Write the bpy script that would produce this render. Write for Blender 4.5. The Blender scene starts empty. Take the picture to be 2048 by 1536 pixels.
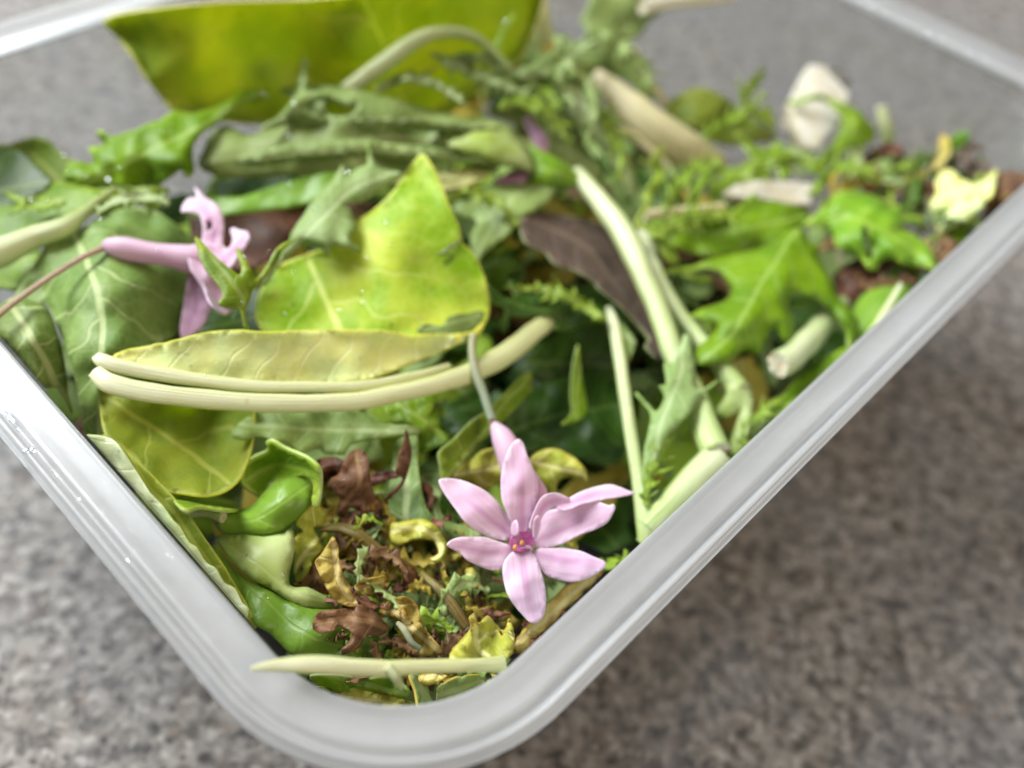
import bpy, bmesh, math, random
import numpy as np
from mathutils import Vector, noise
from mathutils.geometry import delaunay_2d_cdt

random.seed(7)
S = 0.01                                   # all lengths below are centimetres
scene = bpy.context.scene
C = scene.collection

# ------------------------------------------------------------------ camera
H = 7.0                                    # height of the container's rim
FPX = 1877.7                               # focal length in pixels of a 2048 px wide picture
PITCH, ROLL = math.radians(49.15), math.radians(8.77)
DIST = 12.52
_r = np.array([1., 0, 0]); FW = np.array([0, math.cos(PITCH), -math.sin(PITCH)]); _u = np.cross(_r, FW)
RT = math.cos(ROLL)*_r + math.sin(ROLL)*_u
UP = -math.sin(ROLL)*_r + math.cos(ROLL)*_u
CAM = np.array([0, 0, H]) - DIST*FW

cam_d = bpy.data.cameras.new('camera')
cam = bpy.data.objects.new('camera', cam_d); C.objects.link(cam)
cam_d.sensor_width = 36.0
cam_d.lens = FPX/2048*36.0
cam_d.clip_start = 0.005; cam_d.clip_end = 50.0
from mathutils import Matrix
cam.matrix_world = Matrix(((RT[0], UP[0], -FW[0], CAM[0]*S), (RT[1], UP[1], -FW[1], CAM[1]*S),
                           (RT[2], UP[2], -FW[2], CAM[2]*S), (0, 0, 0, 1)))
cam_d.dof.use_dof = True
cam_d.dof.focus_distance = 0.1170
cam_d.dof.aperture_fstop = 9.6
scene.camera = cam

# ------------------------------------------------------------------ light
w = bpy.data.worlds.new('World'); scene.world = w; w.use_nodes = True
bg = w.node_tree.nodes['Background']
bg.inputs[0].default_value = (0.86, 0.90, 1.0, 1); bg.inputs[1].default_value = 0.12

def area(name, loc, target, size, power, col):
    d = bpy.data.lights.new(name, 'AREA'); d.shape = 'RECTANGLE'; d.size, d.size_y = size[0]*S, size[1]*S
    d.energy = power; d.color = col
    o = bpy.data.objects.new(name, d); C.objects.link(o)
    o.location = Vector(loc)*S
    o.rotation_euler = (Vector(target)-Vector(loc)).to_track_quat('-Z', 'Y').to_euler()
    return o
area('window_light', (-82, 46, 86), (0, 2, 5), (90, 65), 40.0, (0.92, 0.965, 1.0))
area('room_light', (75, -30, 95), (0, 0, 5), (70, 70), 7.0, (1.0, 0.84, 0.66))

scene.view_settings.view_transform = 'Standard'
scene.view_settings.look = 'None'
scene.view_settings.exposure = 0.0
scene.view_settings.gamma = 1.0
scene.cycles.max_bounces = 7
scene.cycles.diffuse_bounces = 4
scene.cycles.transparent_max_bounces = 14
scene.cycles.adaptive_threshold = 0.02
scene.cycles.use_denoising = True

# ------------------------------------------------------------------ geometry helpers
def ray(px, py):
    d = FW + RT*((px-1024)/FPX) - UP*((py-768)/FPX)
    return d
YAW = math.radians(52.22)
BW, BL = 24.886*.626, 31.951*.626          # the container: width and length at the outer rim
AX = np.array([math.cos(YAW), math.sin(YAW)]); BX = np.array([-math.sin(YAW), math.cos(YAW)])
NEAR = np.array([-0.798*.626, -9.944*.626])
CEN = NEAR + AX*BL/2 + BX*BW/2
R0 = 2.55                                  # corner radius at the outer rim
def wall_d(z):                             # how far the inner wall stands inside the outer rim
    t = min(1, max(0, (z-0.2)/6.2)); return 1.95 + (.80-1.95)*t
def loc2(p): q = np.array([p[0], p[1]])-CEN; return q@AX, q@BX
def sdf(p, d):                             # signed distance to the rounded rectangle inset by d
    a, b = loc2(p); r = max(.3, R0-d)
    qx, qy = abs(a)-(BL/2-d-r), abs(b)-(BW/2-d-r)
    return math.hypot(max(qx, 0), max(qy, 0)) + min(max(qx, qy), 0) - r
def clampin(p, m=0.06):
    """keep a point of the salad inside the container's walls"""
    if p[2] > 6.7: return p
    p = p.copy()
    p[2] = max(p[2], .25)
    for _ in range(8):
        s = sdf(p, wall_d(p[2])) + m
        if s <= 0: break
        e = 1e-3
        g = np.array([sdf(p+np.array([e, 0, 0]), wall_d(p[2]))-sdf(p, wall_d(p[2])), sdf(p+np.array([0, e, 0]), wall_d(p[2]))-sdf(p, wall_d(p[2]))])/e
        g /= max(1e-6, np.linalg.norm(g)); p[:2] -= g*s
    return p
def at(px, py, z):
    """the point at height z seen at a pixel of the 2048 x 1536 photograph"""
    d = ray(px, py); t = (z-CAM[2])/d[2]
    return CAM + d*t
def depth(p): return (p-CAM)@FW
def proj(p):
    d = p-CAM; z = d@FW
    return 1024+FPX*(d@RT)/z, 768-FPX*(d@UP)/z

class TPS:
    def __init__(s, pts):
        s.P = np.array([(p[0]/300., p[1]/300.) for p in pts]); z = np.array([p[2] for p in pts]); n = len(pts)
        if n < 4:
            if n == 1: s.a = np.array([z[0], 0, 0])
            else:
                A = np.c_[np.ones(n), s.P]; s.a = np.linalg.lstsq(A, z, rcond=None)[0]
            s.w = None; return
        K = s.U(np.linalg.norm(s.P[:, None]-s.P[None], axis=2)) + np.eye(n)*.01
        A = np.zeros((n+3, n+3)); A[:n, :n] = K; A[:n, n] = 1; A[:n, n+1:] = s.P; A[n, :n] = 1; A[n+1:, :n] = s.P.T
        A += np.eye(n+3)*1e-9
        x = np.linalg.solve(A, np.r_[z, 0, 0, 0]); s.w, s.a = x[:n], x[n:]
    @staticmethod
    def U(r): return np.where(r > 1e-9, r*r*np.log(np.maximum(r, 1e-9)), 0)
    def __call__(s, x, y):
        q = np.array([x/300., y/300.])
        v = s.a[0]+s.a[1:]@q
        if s.w is not None: v += s.w@s.U(np.linalg.norm(s.P-q, axis=1))
        return float(v)
# height of the heap of salad under each pixel
ZB = TPS([(800, 1380, 4.7), (480, 1150, 5.0), (300, 950, 5.2), (1200, 1050, 4.7), (800, 750, 5.2), (100, 600, 5.6),
          (400, 250, 5.4), (1100, 150, 5.2), (1500, 700, 4.6), (1750, 450, 4.5), (1900, 320, 4.4), (2010, 400, 5.0), (1600, 250, 4.2), (30, 330, 5.0), (700, 50, 5.4)])

OFF = dict(A=(0, 0), B=(650, 0), C=(1348, 0), D=(0, 450), E=(650, 450), F=(1250, 350), G=(300, 850), H=(750, 850))
def T(k, pts, s=700/2048):
    """pixels read off an enlarged part of the photograph"""
    if k == 'P': return [tuple(p) for p in pts]
    if k == 'K': o, s = (400, 1150), 800/2048
    elif k == 'L': o, s = (0, 650), 500/1280
    elif k == 'W': o = (0, 0); s = 1.
    else: o = OFF[k]
    return [(o[0]+p[0]*s, o[1]+p[1]*s)+tuple(p[2:]) for p in pts]

def catmull(pts, sub, closed):
    P = [np.array(p, float) for p in pts]; n = len(P); out = []
    for i in range(n if closed else n-1):
        if closed: p0, p1, p2, p3 = P[i-1], P[i], P[(i+1) % n], P[(i+2) % n]
        else: p0, p1, p2, p3 = P[max(0, i-1)], P[i], P[i+1], P[min(n-1, i+2)]
        for k in range(sub):
            t = k/sub
            m1, m2 = (p2-p0)*.42, (p3-p1)*.42
            l = np.linalg.norm((p2-p1)[:2])
            for m in (m1, m2):
                lm = np.linalg.norm(m[:2])
                if lm > l: m *= l/lm
            out.append((2*t**3-3*t*t+1)*p1+(t**3-2*t*t+t)*m1+(-2*t**3+3*t*t)*p2+(t**3-t*t)*m2)
    if not closed: out.append(P[-1])
    return out

def new_obj(name, me, parent=None):
    o = bpy.data.objects.new(name, me); C.objects.link(o)
    if parent is not None: o.parent = parent
    return o
def tag(o, label, cat, group=None, kind=None):
    o['label'] = label
    if cat: o['category'] = cat
    if group: o['group'] = group
    if kind: o['kind'] = kind
    return o
def thing(name, label, cat, group=None):
    return tag(new_obj(name, None), label, cat, group)

def seg_dist(p, pts):
    """distance, length along and side of a point to a polyline"""
    best = (1e9, 0, 1); acc = 0
    for i in range(len(pts)-1):
        a, b = pts[i], pts[i+1]; ab = b-a; L = np.linalg.norm(ab)
        t = max(0 if i else -.5, min(1 if i < len(pts)-2 else 1.5, (p-a)@ab/(L*L+1e-9))); q = a+ab*t
        d = np.linalg.norm(p-q)
        if d < best[0]:
            sgn = 1 if ab[0]*(p[1]-a[1])-ab[1]*(p[0]-a[0]) > 0 else -1
            best = (d, acc+L*t, sgn)
        acc += L
    return best
def in_poly(x, y, X, Y):
    n = len(X); c = False; j = n-1
    for i in range(n):
        if (Y[i] > y) != (Y[j] > y) and x < (X[j]-X[i])*(y-Y[i])/(Y[j]-Y[i])+X[i]: c = not c
        j = i
    return c

def leaf(name, poly, zc, mats, rib=None, parent=None, th=.035, step=13., rip=(.06, 90.), edge=(0., 30.), frill=0., sub=3, absz=False, holes=(), flip=False, seed=None):
    """a blade cut to an outline; zc gives its height over (or under) the heap at a few pixels; it has its own thickness, ripples and curled edge"""
    seed = seed if seed is not None else sum(int(p[0])*3+int(p[1]) for p in poly) % 997
    if len(zc[0]) == 1: zc = [(*poly[0][:2], zc[0][0])]
    zf = TPS(zc)
    out = catmull([p[:2] for p in poly], sub, True)
    if frill:
        den = []
        for i in range(len(out)):
            a, b = out[i], out[(i+1) % len(out)]; L = np.linalg.norm(b-a); k = max(1, int(L/6))
            for q in range(k):
                p = a+(b-a)*q/k; t = (b-a)/(L+1e-9); nn = np.array([-t[1], t[0]])
                den.append(p+nn*frill*(noise.noise(Vector((p[0]/11., p[1]/11., seed)))*1.2+noise.noise(Vector((p[0]/30., p[1]/30., seed+5)))))
        out = den
    # drop points that nearly coincide
    o2 = [out[0]]
    for p in out[1:]:
        if np.linalg.norm(p-o2[-1]) > 1.5: o2.append(p)
    out = o2
    X = np.array([p[0] for p in out]); Y = np.array([p[1] for p in out])
    rng = random.Random(seed)
    pts = [Vector((p[0], p[1])) for p in out]
    nb = len(pts)
    edges = [(i, (i+1) % nb) for i in range(nb)]
    hol = []
    for hp in holes:
        hh = catmull(hp, 3, True); b = len(pts); pts += [Vector((p[0], p[1])) for p in hh]
        edges += [(b+i, b+(i+1) % len(hh)) for i in range(len(hh))]
        hol.append((np.array([p[0] for p in hh]), np.array([p[1] for p in hh])))
    area2 = (X.max()-X.min())*(Y.max()-Y.min()); step = max(step*.5, min(step, math.sqrt(area2/220.)))
    OUT = np.stack([X, Y], 1)
    y = Y.min()+step/2; row = 0
    while y < Y.max():
        x = X.min()+(step/2 if row % 2 else 0)
        while x < X.max():
            qx, qy = x+rng.uniform(-.2, .2)*step, y+rng.uniform(-.2, .2)*step
            if in_poly(qx, qy, X, Y) and np.min(np.hypot(X-qx, Y-qy)) > step*.45 and not any(in_poly(qx, qy, *h) for h in hol):
                pts.append(Vector((qx, qy)))
            x += step
        y += step*.87; row += 1
    V, _, F, _, _, _ = delaunay_2d_cdt(pts, edges, [], 0, 1e-4)
    V = [np.array(v) for v in V]
    F2 = []
    for f in F:
        c = sum(V[i] for i in f)/len(f)
        if in_poly(c[0], c[1], X, Y) and not any(in_poly(c[0], c[1], *h) for h in hol): F2.append(f)
    OUTc = OUT
    RB = [np.array(p[:2], float) for p in rib] if rib else [OUT[np.argmin(X)], OUT[np.argmax(X)]]
    RB = catmull(RB, 4, False) if len(RB) > 2 else RB
    P3, uv = [], []
    for v in V:
        ed = float(np.min(np.hypot(X-v[0], Y-v[1])))
        z = zf(v[0], v[1]) + (0 if absz else ZB(v[0], v[1]))
        z += rip[0]*noise.noise(Vector((v[0]/rip[1], v[1]/rip[1], seed*.7)))*1.6 + rip[0]*.45*noise.noise(Vector((v[0]*2.3/rip[1], v[1]*2.3/rip[1], seed*.3)))
        if edge[0]:
            z += edge[0]*math.exp(-ed/edge[1])*(1+.9*noise.noise(Vector((v[0]/45., v[1]/45., seed+9.))))
        d, u, sg = seg_dist(v, RB)
        p = at(v[0], v[1], z); k = depth(p)/FPX
        if not absz or z < 6.2: p = clampin(p)
        P3.append(p); uv.append((u*k, sg*d*k, ed*k))
    me = bpy.data.meshes.new(name)
    fs = []
    for f in F2:
        a, b, c = (P3[i] for i in f[:3]); n = np.cross(b-a, c-a)
        f = list(f)
        if (n@(CAM-a) < 0): f.reverse()
        if flip: f.reverse()
        fs.append(f)
    used = sorted({i for f in fs for i in f}); mp = {i: k for k, i in enumerate(used)}
    me.from_pydata([Vector(P3[i])*S for i in used], [], [[mp[i] for i in f] for f in fs])
    ul = me.uv_layers.new(name='uv'); el = me.attributes.new('rim', 'FLOAT', 'POINT')
    for l in me.loops: ul.data[l.index].uv = uv[used[l.vertex_index]][:2]
    for k, i in enumerate(used): el.data[k].value = uv[i][2]
    for p in me.polygons: p.use_smooth = True
    ms = mats if isinstance(mats, (list, tuple)) else [mats, mats]
    for m in ms: me.materials.append(m)
    o = new_obj(name, me, parent)
    sm = o.modifiers.new('thickness', 'SOLIDIFY'); sm.thickness = th*S; sm.offset = -1; sm.material_offset = 1; sm.material_offset_rim = 1; sm.use_even_offset = False
    return o

def tube(name, path, mat, parent=None, n=20, flat=1., groove=0., absz=False, capb=True, wob=.09, ridges=.03):
    """a stem along pixels (x, y, height over the heap, radius in pixels)"""
    pts = catmull([np.array(p, float) for p in path], 6, False)
    ctr, rad = [], []
    for i, p in enumerate(pts):
        q = at(p[0], p[1], p[2] + (0 if absz else ZB(p[0], p[1]))); r = p[3]*depth(q)/FPX
        if q[2] < 6.2: q = clampin(q, r*.8)
        ctr.append(q); rad.append(r)
    bm = bmesh.new(); ul = bm.loops.layers.uv.new('uv'); rings = []
    L = 0; ls = []
    seed = int(path[0][0]+path[0][1]) % 91
    for i, c in enumerate(ctr):
        t = ctr[min(i+1, len(ctr)-1)]-ctr[max(i-1, 0)]; t /= np.linalg.norm(t)+1e-9
        v = CAM-c; v -= t*(v@t); v /= np.linalg.norm(v)      # the side that faces up
        s = np.cross(t, v)
        if i: L += np.linalg.norm(c-ctr[i-1])
        ls.append(L); ring = []
        for k in range(n):
            a = 2*math.pi*k/n
            rr = rad[i]*(1+wob*noise.noise(Vector((math.cos(a)*.8, math.sin(a)*.8, L*2.2+seed)))*1.3 + (ridges*math.cos(a*n/2) if ridges else 0))
            if groove: rr *= 1-groove*math.exp(-((a-math.pi/2)/.38)**2)
            jag = 0.
            if i in (0, len(ctr)-1): jag = rad[i]*.2*noise.noise(Vector((math.cos(a)*2.1, math.sin(a)*2.1, seed*1.7+i)))
            ring.append(bm.verts.new(Vector(c+s*math.cos(a)*rr+v*math.sin(a)*rr*flat+t*jag)*S))
        rings.append(ring)
    for i in range(len(rings)-1):
        for k in range(n):
            f = bm.faces.new((rings[i][k], rings[i][(k+1) % n], rings[i+1][(k+1) % n], rings[i+1][k])); f.smooth = True
            for l, (uu, vv) in zip(f.loops, ((ls[i], k), (ls[i], k+1), (ls[i+1], k+1), (ls[i+1], k))): l[ul].uv = (uu/max(L, 1e-6), vv/n)
    for ring, c0, c1, flipc in ((rings[0], ctr[0], ctr[1], True), (rings[-1], ctr[-1], ctr[-2], False)):
        m = bm.verts.new(Vector(c0+(c1-c0)/np.linalg.norm(c1-c0)*rad[0]*.12)*S)
        for k in range(n):
            f = bm.faces.new((ring[k], ring[(k+1) % n], m) if not flipc else (ring[(k+1) % n], ring[k], m))
            f.material_index = 1 if capb else 0
            for l in f.loops: l[ul].uv = (0 if flipc else 1, .5)
    bmesh.ops.recalc_face_normals(bm, faces=bm.faces)
    me = bpy.data.meshes.new(name); bm.to_mesh(me); bm.free()
    me.materials.append(mat); me.materials.append(M['cut'] if capb else mat)
    return new_obj(name, me, parent)

# ------------------------------------------------------------------ materials
def lin(c):
    if isinstance(c, str): c = [int(c[i:i+2], 16) for i in (0, 2, 4)]
    f = lambda v: v/12.92 if v <= .04045 else ((v+.055)/1.055)**2.4
    return (*[f(v/255) for v in c], 1)
class G:
    def __init__(s, name):
        s.m = bpy.data.materials.new(name); s.m.use_nodes = True; s.t = s.m.node_tree; s.t.nodes.clear()
        s.out = s.n('ShaderNodeOutputMaterial')
    def n(s, t, **k):
        o = s.t.nodes.new(t)
        for a, b in k.items(): setattr(o, a, b)
        return o
    def set(s, sock, v):
        if isinstance(v, bpy.types.NodeSocket): s.t.links.new(v, sock)
        elif isinstance(v, (tuple, list)) and sock.type == 'VALUE': sock.default_value = v[0]
        else: sock.default_value = v
    def math(s, op, a, b=0., c=0., clamp=False):
        o = s.n('ShaderNodeMath', operation=op, use_clamp=clamp)
        for i, v in enumerate((a, b, c)): s.set(o.inputs[i], v)
        return o.outputs[0]
    def mix(s, f, a, b, blend='MIX'):
        o = s.n('ShaderNodeMix', data_type='RGBA', blend_type=blend)
        s.set(o.inputs[0], f); s.set(o.inputs[6], a); s.set(o.inputs[7], b); return o.outputs[2]
    def mixs(s, f, a, b):
        o = s.n('ShaderNodeMixShader'); s.set(o.inputs[0], f); s.t.links.new(a, o.inputs[1]); s.t.links.new(b, o.inputs[2]); return o.outputs[0]
    def step(s, v, a, b):
        o = s.n('ShaderNodeMapRange', interpolation_type='SMOOTHSTEP'); s.set(o.inputs[0], v); s.set(o.inputs[1], a); s.set(o.inputs[2], b); return o.outputs[0]
    def noise(s, vec, sc, det=3., rough=.55, dist=0., out=0):
        o = s.n('ShaderNodeTexNoise'); s.t.links.new(vec, o.inputs['Vector']); o.inputs['Scale'].default_value = sc; o.inputs['Detail'].default_value = det
        o.inputs['Roughness'].default_value = rough; o.inputs['Distortion'].default_value = dist; return o.outputs[out]
    def sh(s, t, **k):
        o = s.n(t)
        for a, v in k.items(): s.set(o.inputs[a.replace('_', ' ')], v)
        return o.outputs[0]
    def bump(s, h, st, d):
        o = s.n('ShaderNodeBump'); s.set(o.inputs['Strength'], st); o.inputs['Distance'].default_value = d*S; s.t.links.new(h, o.inputs['Height']); return o.outputs[0]
    def done(s, sh): s.t.links.new(sh, s.out.inputs[0]); return s.m

def leafmat(name, c1, c2, vein, rough=.42, trans=.35, space=.55, ribw=.05, veins=.8, spots=None, spot_amt=.0, rimc=None, rimw=.08, blot=1.1, spec=.3, tcol=None, bumps=.5, fine=.2, mid=.5, hue=.462, val=.86, sat=1.08):
    g = G(name)
    uvn = g.n('ShaderNodeUVMap', uv_map='uv'); sp = g.n('ShaderNodeSeparateXYZ'); g.t.links.new(uvn.outputs[0], sp.inputs[0])
    u, v = sp.outputs[0], sp.outputs[1]
    tc = g.n('ShaderNodeTexCoord').outputs['Object']
    scl = g.n('ShaderNodeVectorMath', operation='SCALE'); g.t.links.new(tc, scl.inputs[0]); scl.inputs[3].default_value = 100.; cm = scl.outputs[0]
    oi = g.n('ShaderNodeObjectInfo').outputs['Random']
    add = g.n('ShaderNodeVectorMath', operation='ADD'); g.t.links.new(cm, add.inputs[0]); g.t.links.new(g.math('MULTIPLY', oi, 37.), add.inputs[1]); cmr = add.outputs[0]
    av = g.math('ABSOLUTE', v)
    wv = g.noise(cmr, 1.4, 1.)
    avw = g.math('ABSOLUTE', g.math('ADD', v, g.math('MULTIPLY', g.math('SUBTRACT', wv, .5), .12)))
    ribm = g.math('SUBTRACT', 1., g.step(avw, ribw*.35, ribw))
    tt = g.math('ADD', g.math('DIVIDE', g.math('SUBTRACT', u, g.math('MULTIPLY', av, .75)), space), g.math('MULTIPLY', wv, .9))
    side = g.math('ADD', tt, g.math('MULTIPLY', g.math('GREATER_THAN', v, 0.), .43))
    fr = g.math('ABSOLUTE', g.math('SUBTRACT', g.math('FRACT', side), .5))
    sv = g.math('MULTIPLY', g.math('SUBTRACT', 1., g.step(fr, .012, .055)), g.math('SUBTRACT', 1., g.step(av, .5, 2.4)))
    vo = g.n('ShaderNodeTexVoronoi', feature='DISTANCE_TO_EDGE'); g.t.links.new(cmr, vo.inputs['Vector']); vo.inputs['Scale'].default_value = 4.6
    net = g.math('SUBTRACT', 1., g.step(vo.outputs['Distance'], .0, .09))
    vm = g.math('MAXIMUM', ribm, g.math('MAXIMUM', g.math('MULTIPLY', sv, .8), g.math('MULTIPLY', net, fine)))
    b1 = g.noise(cmr, blot, 2.5, .6)
    col = g.mix(g.step(b1, mid-.17, mid+.17), lin(c1), lin(c2))
    b2 = g.noise(cmr, 9., 2., .6)
    col = g.mix(g.math('MULTIPLY', g.math('SUBTRACT', b2, .5), .9, clamp=True), col, lin(c2))
    col = g.mix(g.math('MULTIPLY', vm, veins), col, lin(vein))
    if rimc:
        at_ = g.n('ShaderNodeAttribute', attribute_name='rim').outputs['Fac']
        col = g.mix(g.math('SUBTRACT', 1., g.step(g.math('ADD', at_, g.math('MULTIPLY', g.math('SUBTRACT', b2, .5), rimw*1.2)), rimw*.2, rimw)), col, lin(rimc))
    if spots:
        s1 = g.step(g.noise(cmr, 2.3, 3., .7), .70-spot_amt, .76-spot_amt)
        col = g.mix(g.math('MULTIPLY', s1, .8), col, lin(spots))
    sk = g.step(g.noise(cmr, 11., 2., .7), .69, .74)
    col = g.mix(g.math('MULTIPLY', sk, .45), col, lin('5a5326'))
    hs = g.n('ShaderNodeHueSaturation'); g.t.links.new(col, hs.inputs['Color'])
    g.set(hs.inputs['Hue'], g.math('ADD', hue, g.math('MULTIPLY', oi, .02))); g.set(hs.inputs['Value'], g.math('ADD', val, g.math('MULTIPLY', oi, .25))); hs.inputs['Saturation'].default_value = sat
    col = hs.outputs[0]
    hgt = g.math('ADD', g.math('MULTIPLY', vm, -.8), g.math('ADD', g.math('MULTIPLY', b2, .5), g.math('MULTIPLY', g.noise(cmr, 26., 1.), .35)))
    nb = g.bump(hgt, bumps, .02)
    rg = g.math('ADD', rough-.04, g.math('MULTIPLY', b2, .2))
    pr = g.sh('ShaderNodeBsdfPrincipled', Base_Color=col, Roughness=rg, Normal=nb, Specular_IOR_Level=spec)
    tb = g.mix(.5, col, lin(tcol), 'MIX') if tcol else col
    br = g.n('ShaderNodeHueSaturation'); g.t.links.new(tb, br.inputs['Color']); br.inputs['Saturation'].default_value = 1.12; br.inputs['Value'].default_value = 1.25
    tr = g.sh('ShaderNodeBsdfTranslucent', Color=br.outputs[0], Normal=nb)
    return g.done(g.mixs(trans*.7, pr, tr))

def stemmat(name, c1, c2, streak, rough=.33, trans=.22, spots=None, dark=None):
    g = G(name)
    uvn = g.n('ShaderNodeUVMap', uv_map='uv'); sp = g.n('ShaderNodeSeparateXYZ'); g.t.links.new(uvn.outputs[0], sp.inputs[0])
    u, v = sp.outputs[0], sp.outputs[1]
    cmb = g.n('ShaderNodeCombineXYZ'); g.set(cmb.inputs[0], g.math('MULTIPLY', u, 1.6)); g.set(cmb.inputs[1], g.math('MULTIPLY', v, 26.)); g.set(cmb.inputs[2], g.math('MULTIPLY', g.n('ShaderNodeObjectInfo').outputs['Random'], 30.))
    st = g.noise(cmb.outputs[0], 1., 3., .6)
    tc = g.n('ShaderNodeTexCoord').outputs['Object']
    bl = g.noise(tc, 160., 3., .6)
    col = g.mix(g.step(g.math('ADD', u, g.math('MULTIPLY', g.math('SUBTRACT', bl, .5), .5)), .05, .95), lin(c1), lin(c2))
    col = g.mix(g.math('MULTIPLY', g.step(st, .45, .72), .6), col, lin(streak))
    if spots: col = g.mix(g.math('MULTIPLY', g.step(g.noise(tc, 420., 4., .7), .64, .70), .6), col, lin(spots))
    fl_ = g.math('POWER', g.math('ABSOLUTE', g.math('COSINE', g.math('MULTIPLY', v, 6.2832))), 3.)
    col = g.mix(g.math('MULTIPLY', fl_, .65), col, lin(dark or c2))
    cm2 = g.n('ShaderNodeCombineXYZ'); g.set(cm2.inputs[0], g.math('MULTIPLY', u, 2.6)); g.set(cm2.inputs[1], g.math('MULTIPLY', v, 60.)); g.set(cm2.inputs[2], 4.)
    s2 = g.noise(cm2.outputs[0], 1., 2., .6)
    col = g.mix(g.math('MULTIPLY', g.step(s2, .52, .7), .5), col, lin(dark or c2))
    nb = g.bump(g.math('ADD', g.math('ADD', st, g.math('MULTIPLY', s2, .8)), g.math('MULTIPLY', bl, .4)), .8, .02)
    pr = g.sh('ShaderNodeBsdfPrincipled', Base_Color=col, Roughness=rough, Normal=nb, Subsurface_Weight=.15, Subsurface_Scale=.002)
    tr = g.sh('ShaderNodeBsdfTranslucent', Color=col)
    return g.done(g.mixs(trans, pr, tr))

def petalmat(name, base, deep, pale, rough=.5):
    g = G(name)
    uvn = g.n('ShaderNodeUVMap', uv_map='uv'); sp = g.n('ShaderNodeSeparateXYZ'); g.t.links.new(uvn.outputs[0], sp.inputs[0])
    u, v = sp.outputs[0], sp.outputs[1]
    av = g.math('ABSOLUTE', v)
    cmb = g.n('ShaderNodeCombineXYZ'); g.set(cmb.inputs[0], g.math('MULTIPLY', u, 1.2)); g.set(cmb.inputs[1], g.math('MULTIPLY', v, 30.)); g.set(cmb.inputs[2], g.math('MULTIPLY', g.n('ShaderNodeObjectInfo').outputs['Random'], 20.))
    st = g.noise(cmb.outputs[0], 1., 2., .5)
    at_ = g.n('ShaderNodeAttribute', attribute_name='rim').outputs['Fac']
    rib = g.math('MULTIPLY', g.math('SUBTRACT', 1., g.step(av, .0, .075)), g.math('SUBTRACT', 1., g.step(u, .5, 1.1)))
    col = g.mix(g.math('MULTIPLY', rib, .75), lin(base), lin(deep))
    col = g.mix(g.math('MULTIPLY', g.step(st, .42, .7), .24), col, lin(deep))
    col = g.mix(g.math('MULTIPLY', g.math('SUBTRACT', 1., g.step(at_, .0, .06)), .6), col, lin(pale))
    tc = g.n('ShaderNodeTexCoord').outputs['Object']
    col = g.mix(g.math('MULTIPLY', g.step(g.noise(tc, 120., 2.), .45, .7), .18), col, lin(pale))
    nb = g.bump(st, .6, .014)
    pr = g.sh('ShaderNodeBsdfPrincipled', Base_Color=col, Roughness=rough, Normal=nb, Sheen_Weight=.15)
    tr = g.sh('ShaderNodeBsdfTranslucent', Color=col)
    return g.done(g.mixs(.33, pr, tr))

def plainmat(name, c, rough=.5, spots=None, sc=500., trans=0., spec=.5):
    g = G(name)
    tc = g.n('ShaderNodeTexCoord').outputs['Object']
    nz = g.noise(tc, sc, 4., .6)
    col = g.mix(g.step(nz, .45, .7), lin(c), lin(spots or c))
    pr = g.sh('ShaderNodeBsdfPrincipled', Base_Color=col, Roughness=rough, Normal=g.bump(nz, .4, .02), Specular_IOR_Level=spec)
    if trans: pr = g.mixs(trans, pr, g.sh('ShaderNodeBsdfTranslucent', Color=col))
    return g.done(pr)

def plastic(name, haze, tint=(.93, .94, .95, 1), rough=.22, tlm=.6):
    g = G(name)
    tc = g.n('ShaderNodeTexCoord').outputs['Object']
    nz = g.noise(tc, 60., 4., .6); n2 = g.noise(tc, 900., 2.)
    nb = g.bump(g.math('ADD', nz, g.math('MULTIPLY', n2, .25)), .12, .03)
    df = g.sh('ShaderNodeBsdfDiffuse', Color=(.90, .90, .89, 1))
    tl = g.sh('ShaderNodeBsdfTranslucent', Color=(.93, .94, .94, 1))
    milk = g.mixs(tlm, df, tl)
    tr = g.sh('ShaderNodeBsdfTransparent', Color=tint)
    bd = g.mixs(g.math('MULTIPLY', g.math('ADD', .75, g.math('MULTIPLY', nz, .5)), haze), tr, milk)
    gl = g.sh('ShaderNodeBsdfGlossy', Color=(1, 1, 1, 1), Roughness=rough, Normal=nb)
    fr = g.n('ShaderNodeFresnel'); fr.inputs[0].default_value = 1.42; g.t.links.new(nb, fr.inputs['Normal'])
    return g.done(g.mixs(g.math('MULTIPLY', fr.outputs[0], .75), bd, gl))

def countermat():
    g = G('speckled_laminate')
    tc = g.n('ShaderNodeTexCoord').outputs['Object']
    sc = g.n('ShaderNodeVectorMath', operation='SCALE'); g.t.links.new(tc, sc.inputs[0]); sc.inputs[3].default_value = 100.; cm = sc.outputs[0]
    a = g.noise(cm, 2.6, 3., .65); b = g.noise(cm, 4.2, 2., .6); c = g.noise(cm, .35, 3., .5); d = g.noise(cm, 2.2, 3., .6, out=0)
    col = g.mix(g.step(a, .34, .64), lin('5c5752'), lin('969089'))
    col = g.mix(g.math('MULTIPLY', g.step(b, .55, .68), .75), col, lin('b8b2ab'))
    col = g.mix(g.math('MULTIPLY', g.step(b, .44, .34), .8), col, lin('353232'))
    col = g.mix(g.math('MULTIPLY', g.step(d, .55, .7), .4), col, lin('836f5f'))
    col = g.mix(g.math('MULTIPLY', g.step(c, .4, .65), .25), col, lin('757a80'))
    pr = g.sh('ShaderNodeBsdfPrincipled', Base_Color=col, Roughness=.6, Specular_IOR_Level=.15, Normal=g.bump(b, .1, .02))
    return g.done(pr)

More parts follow.
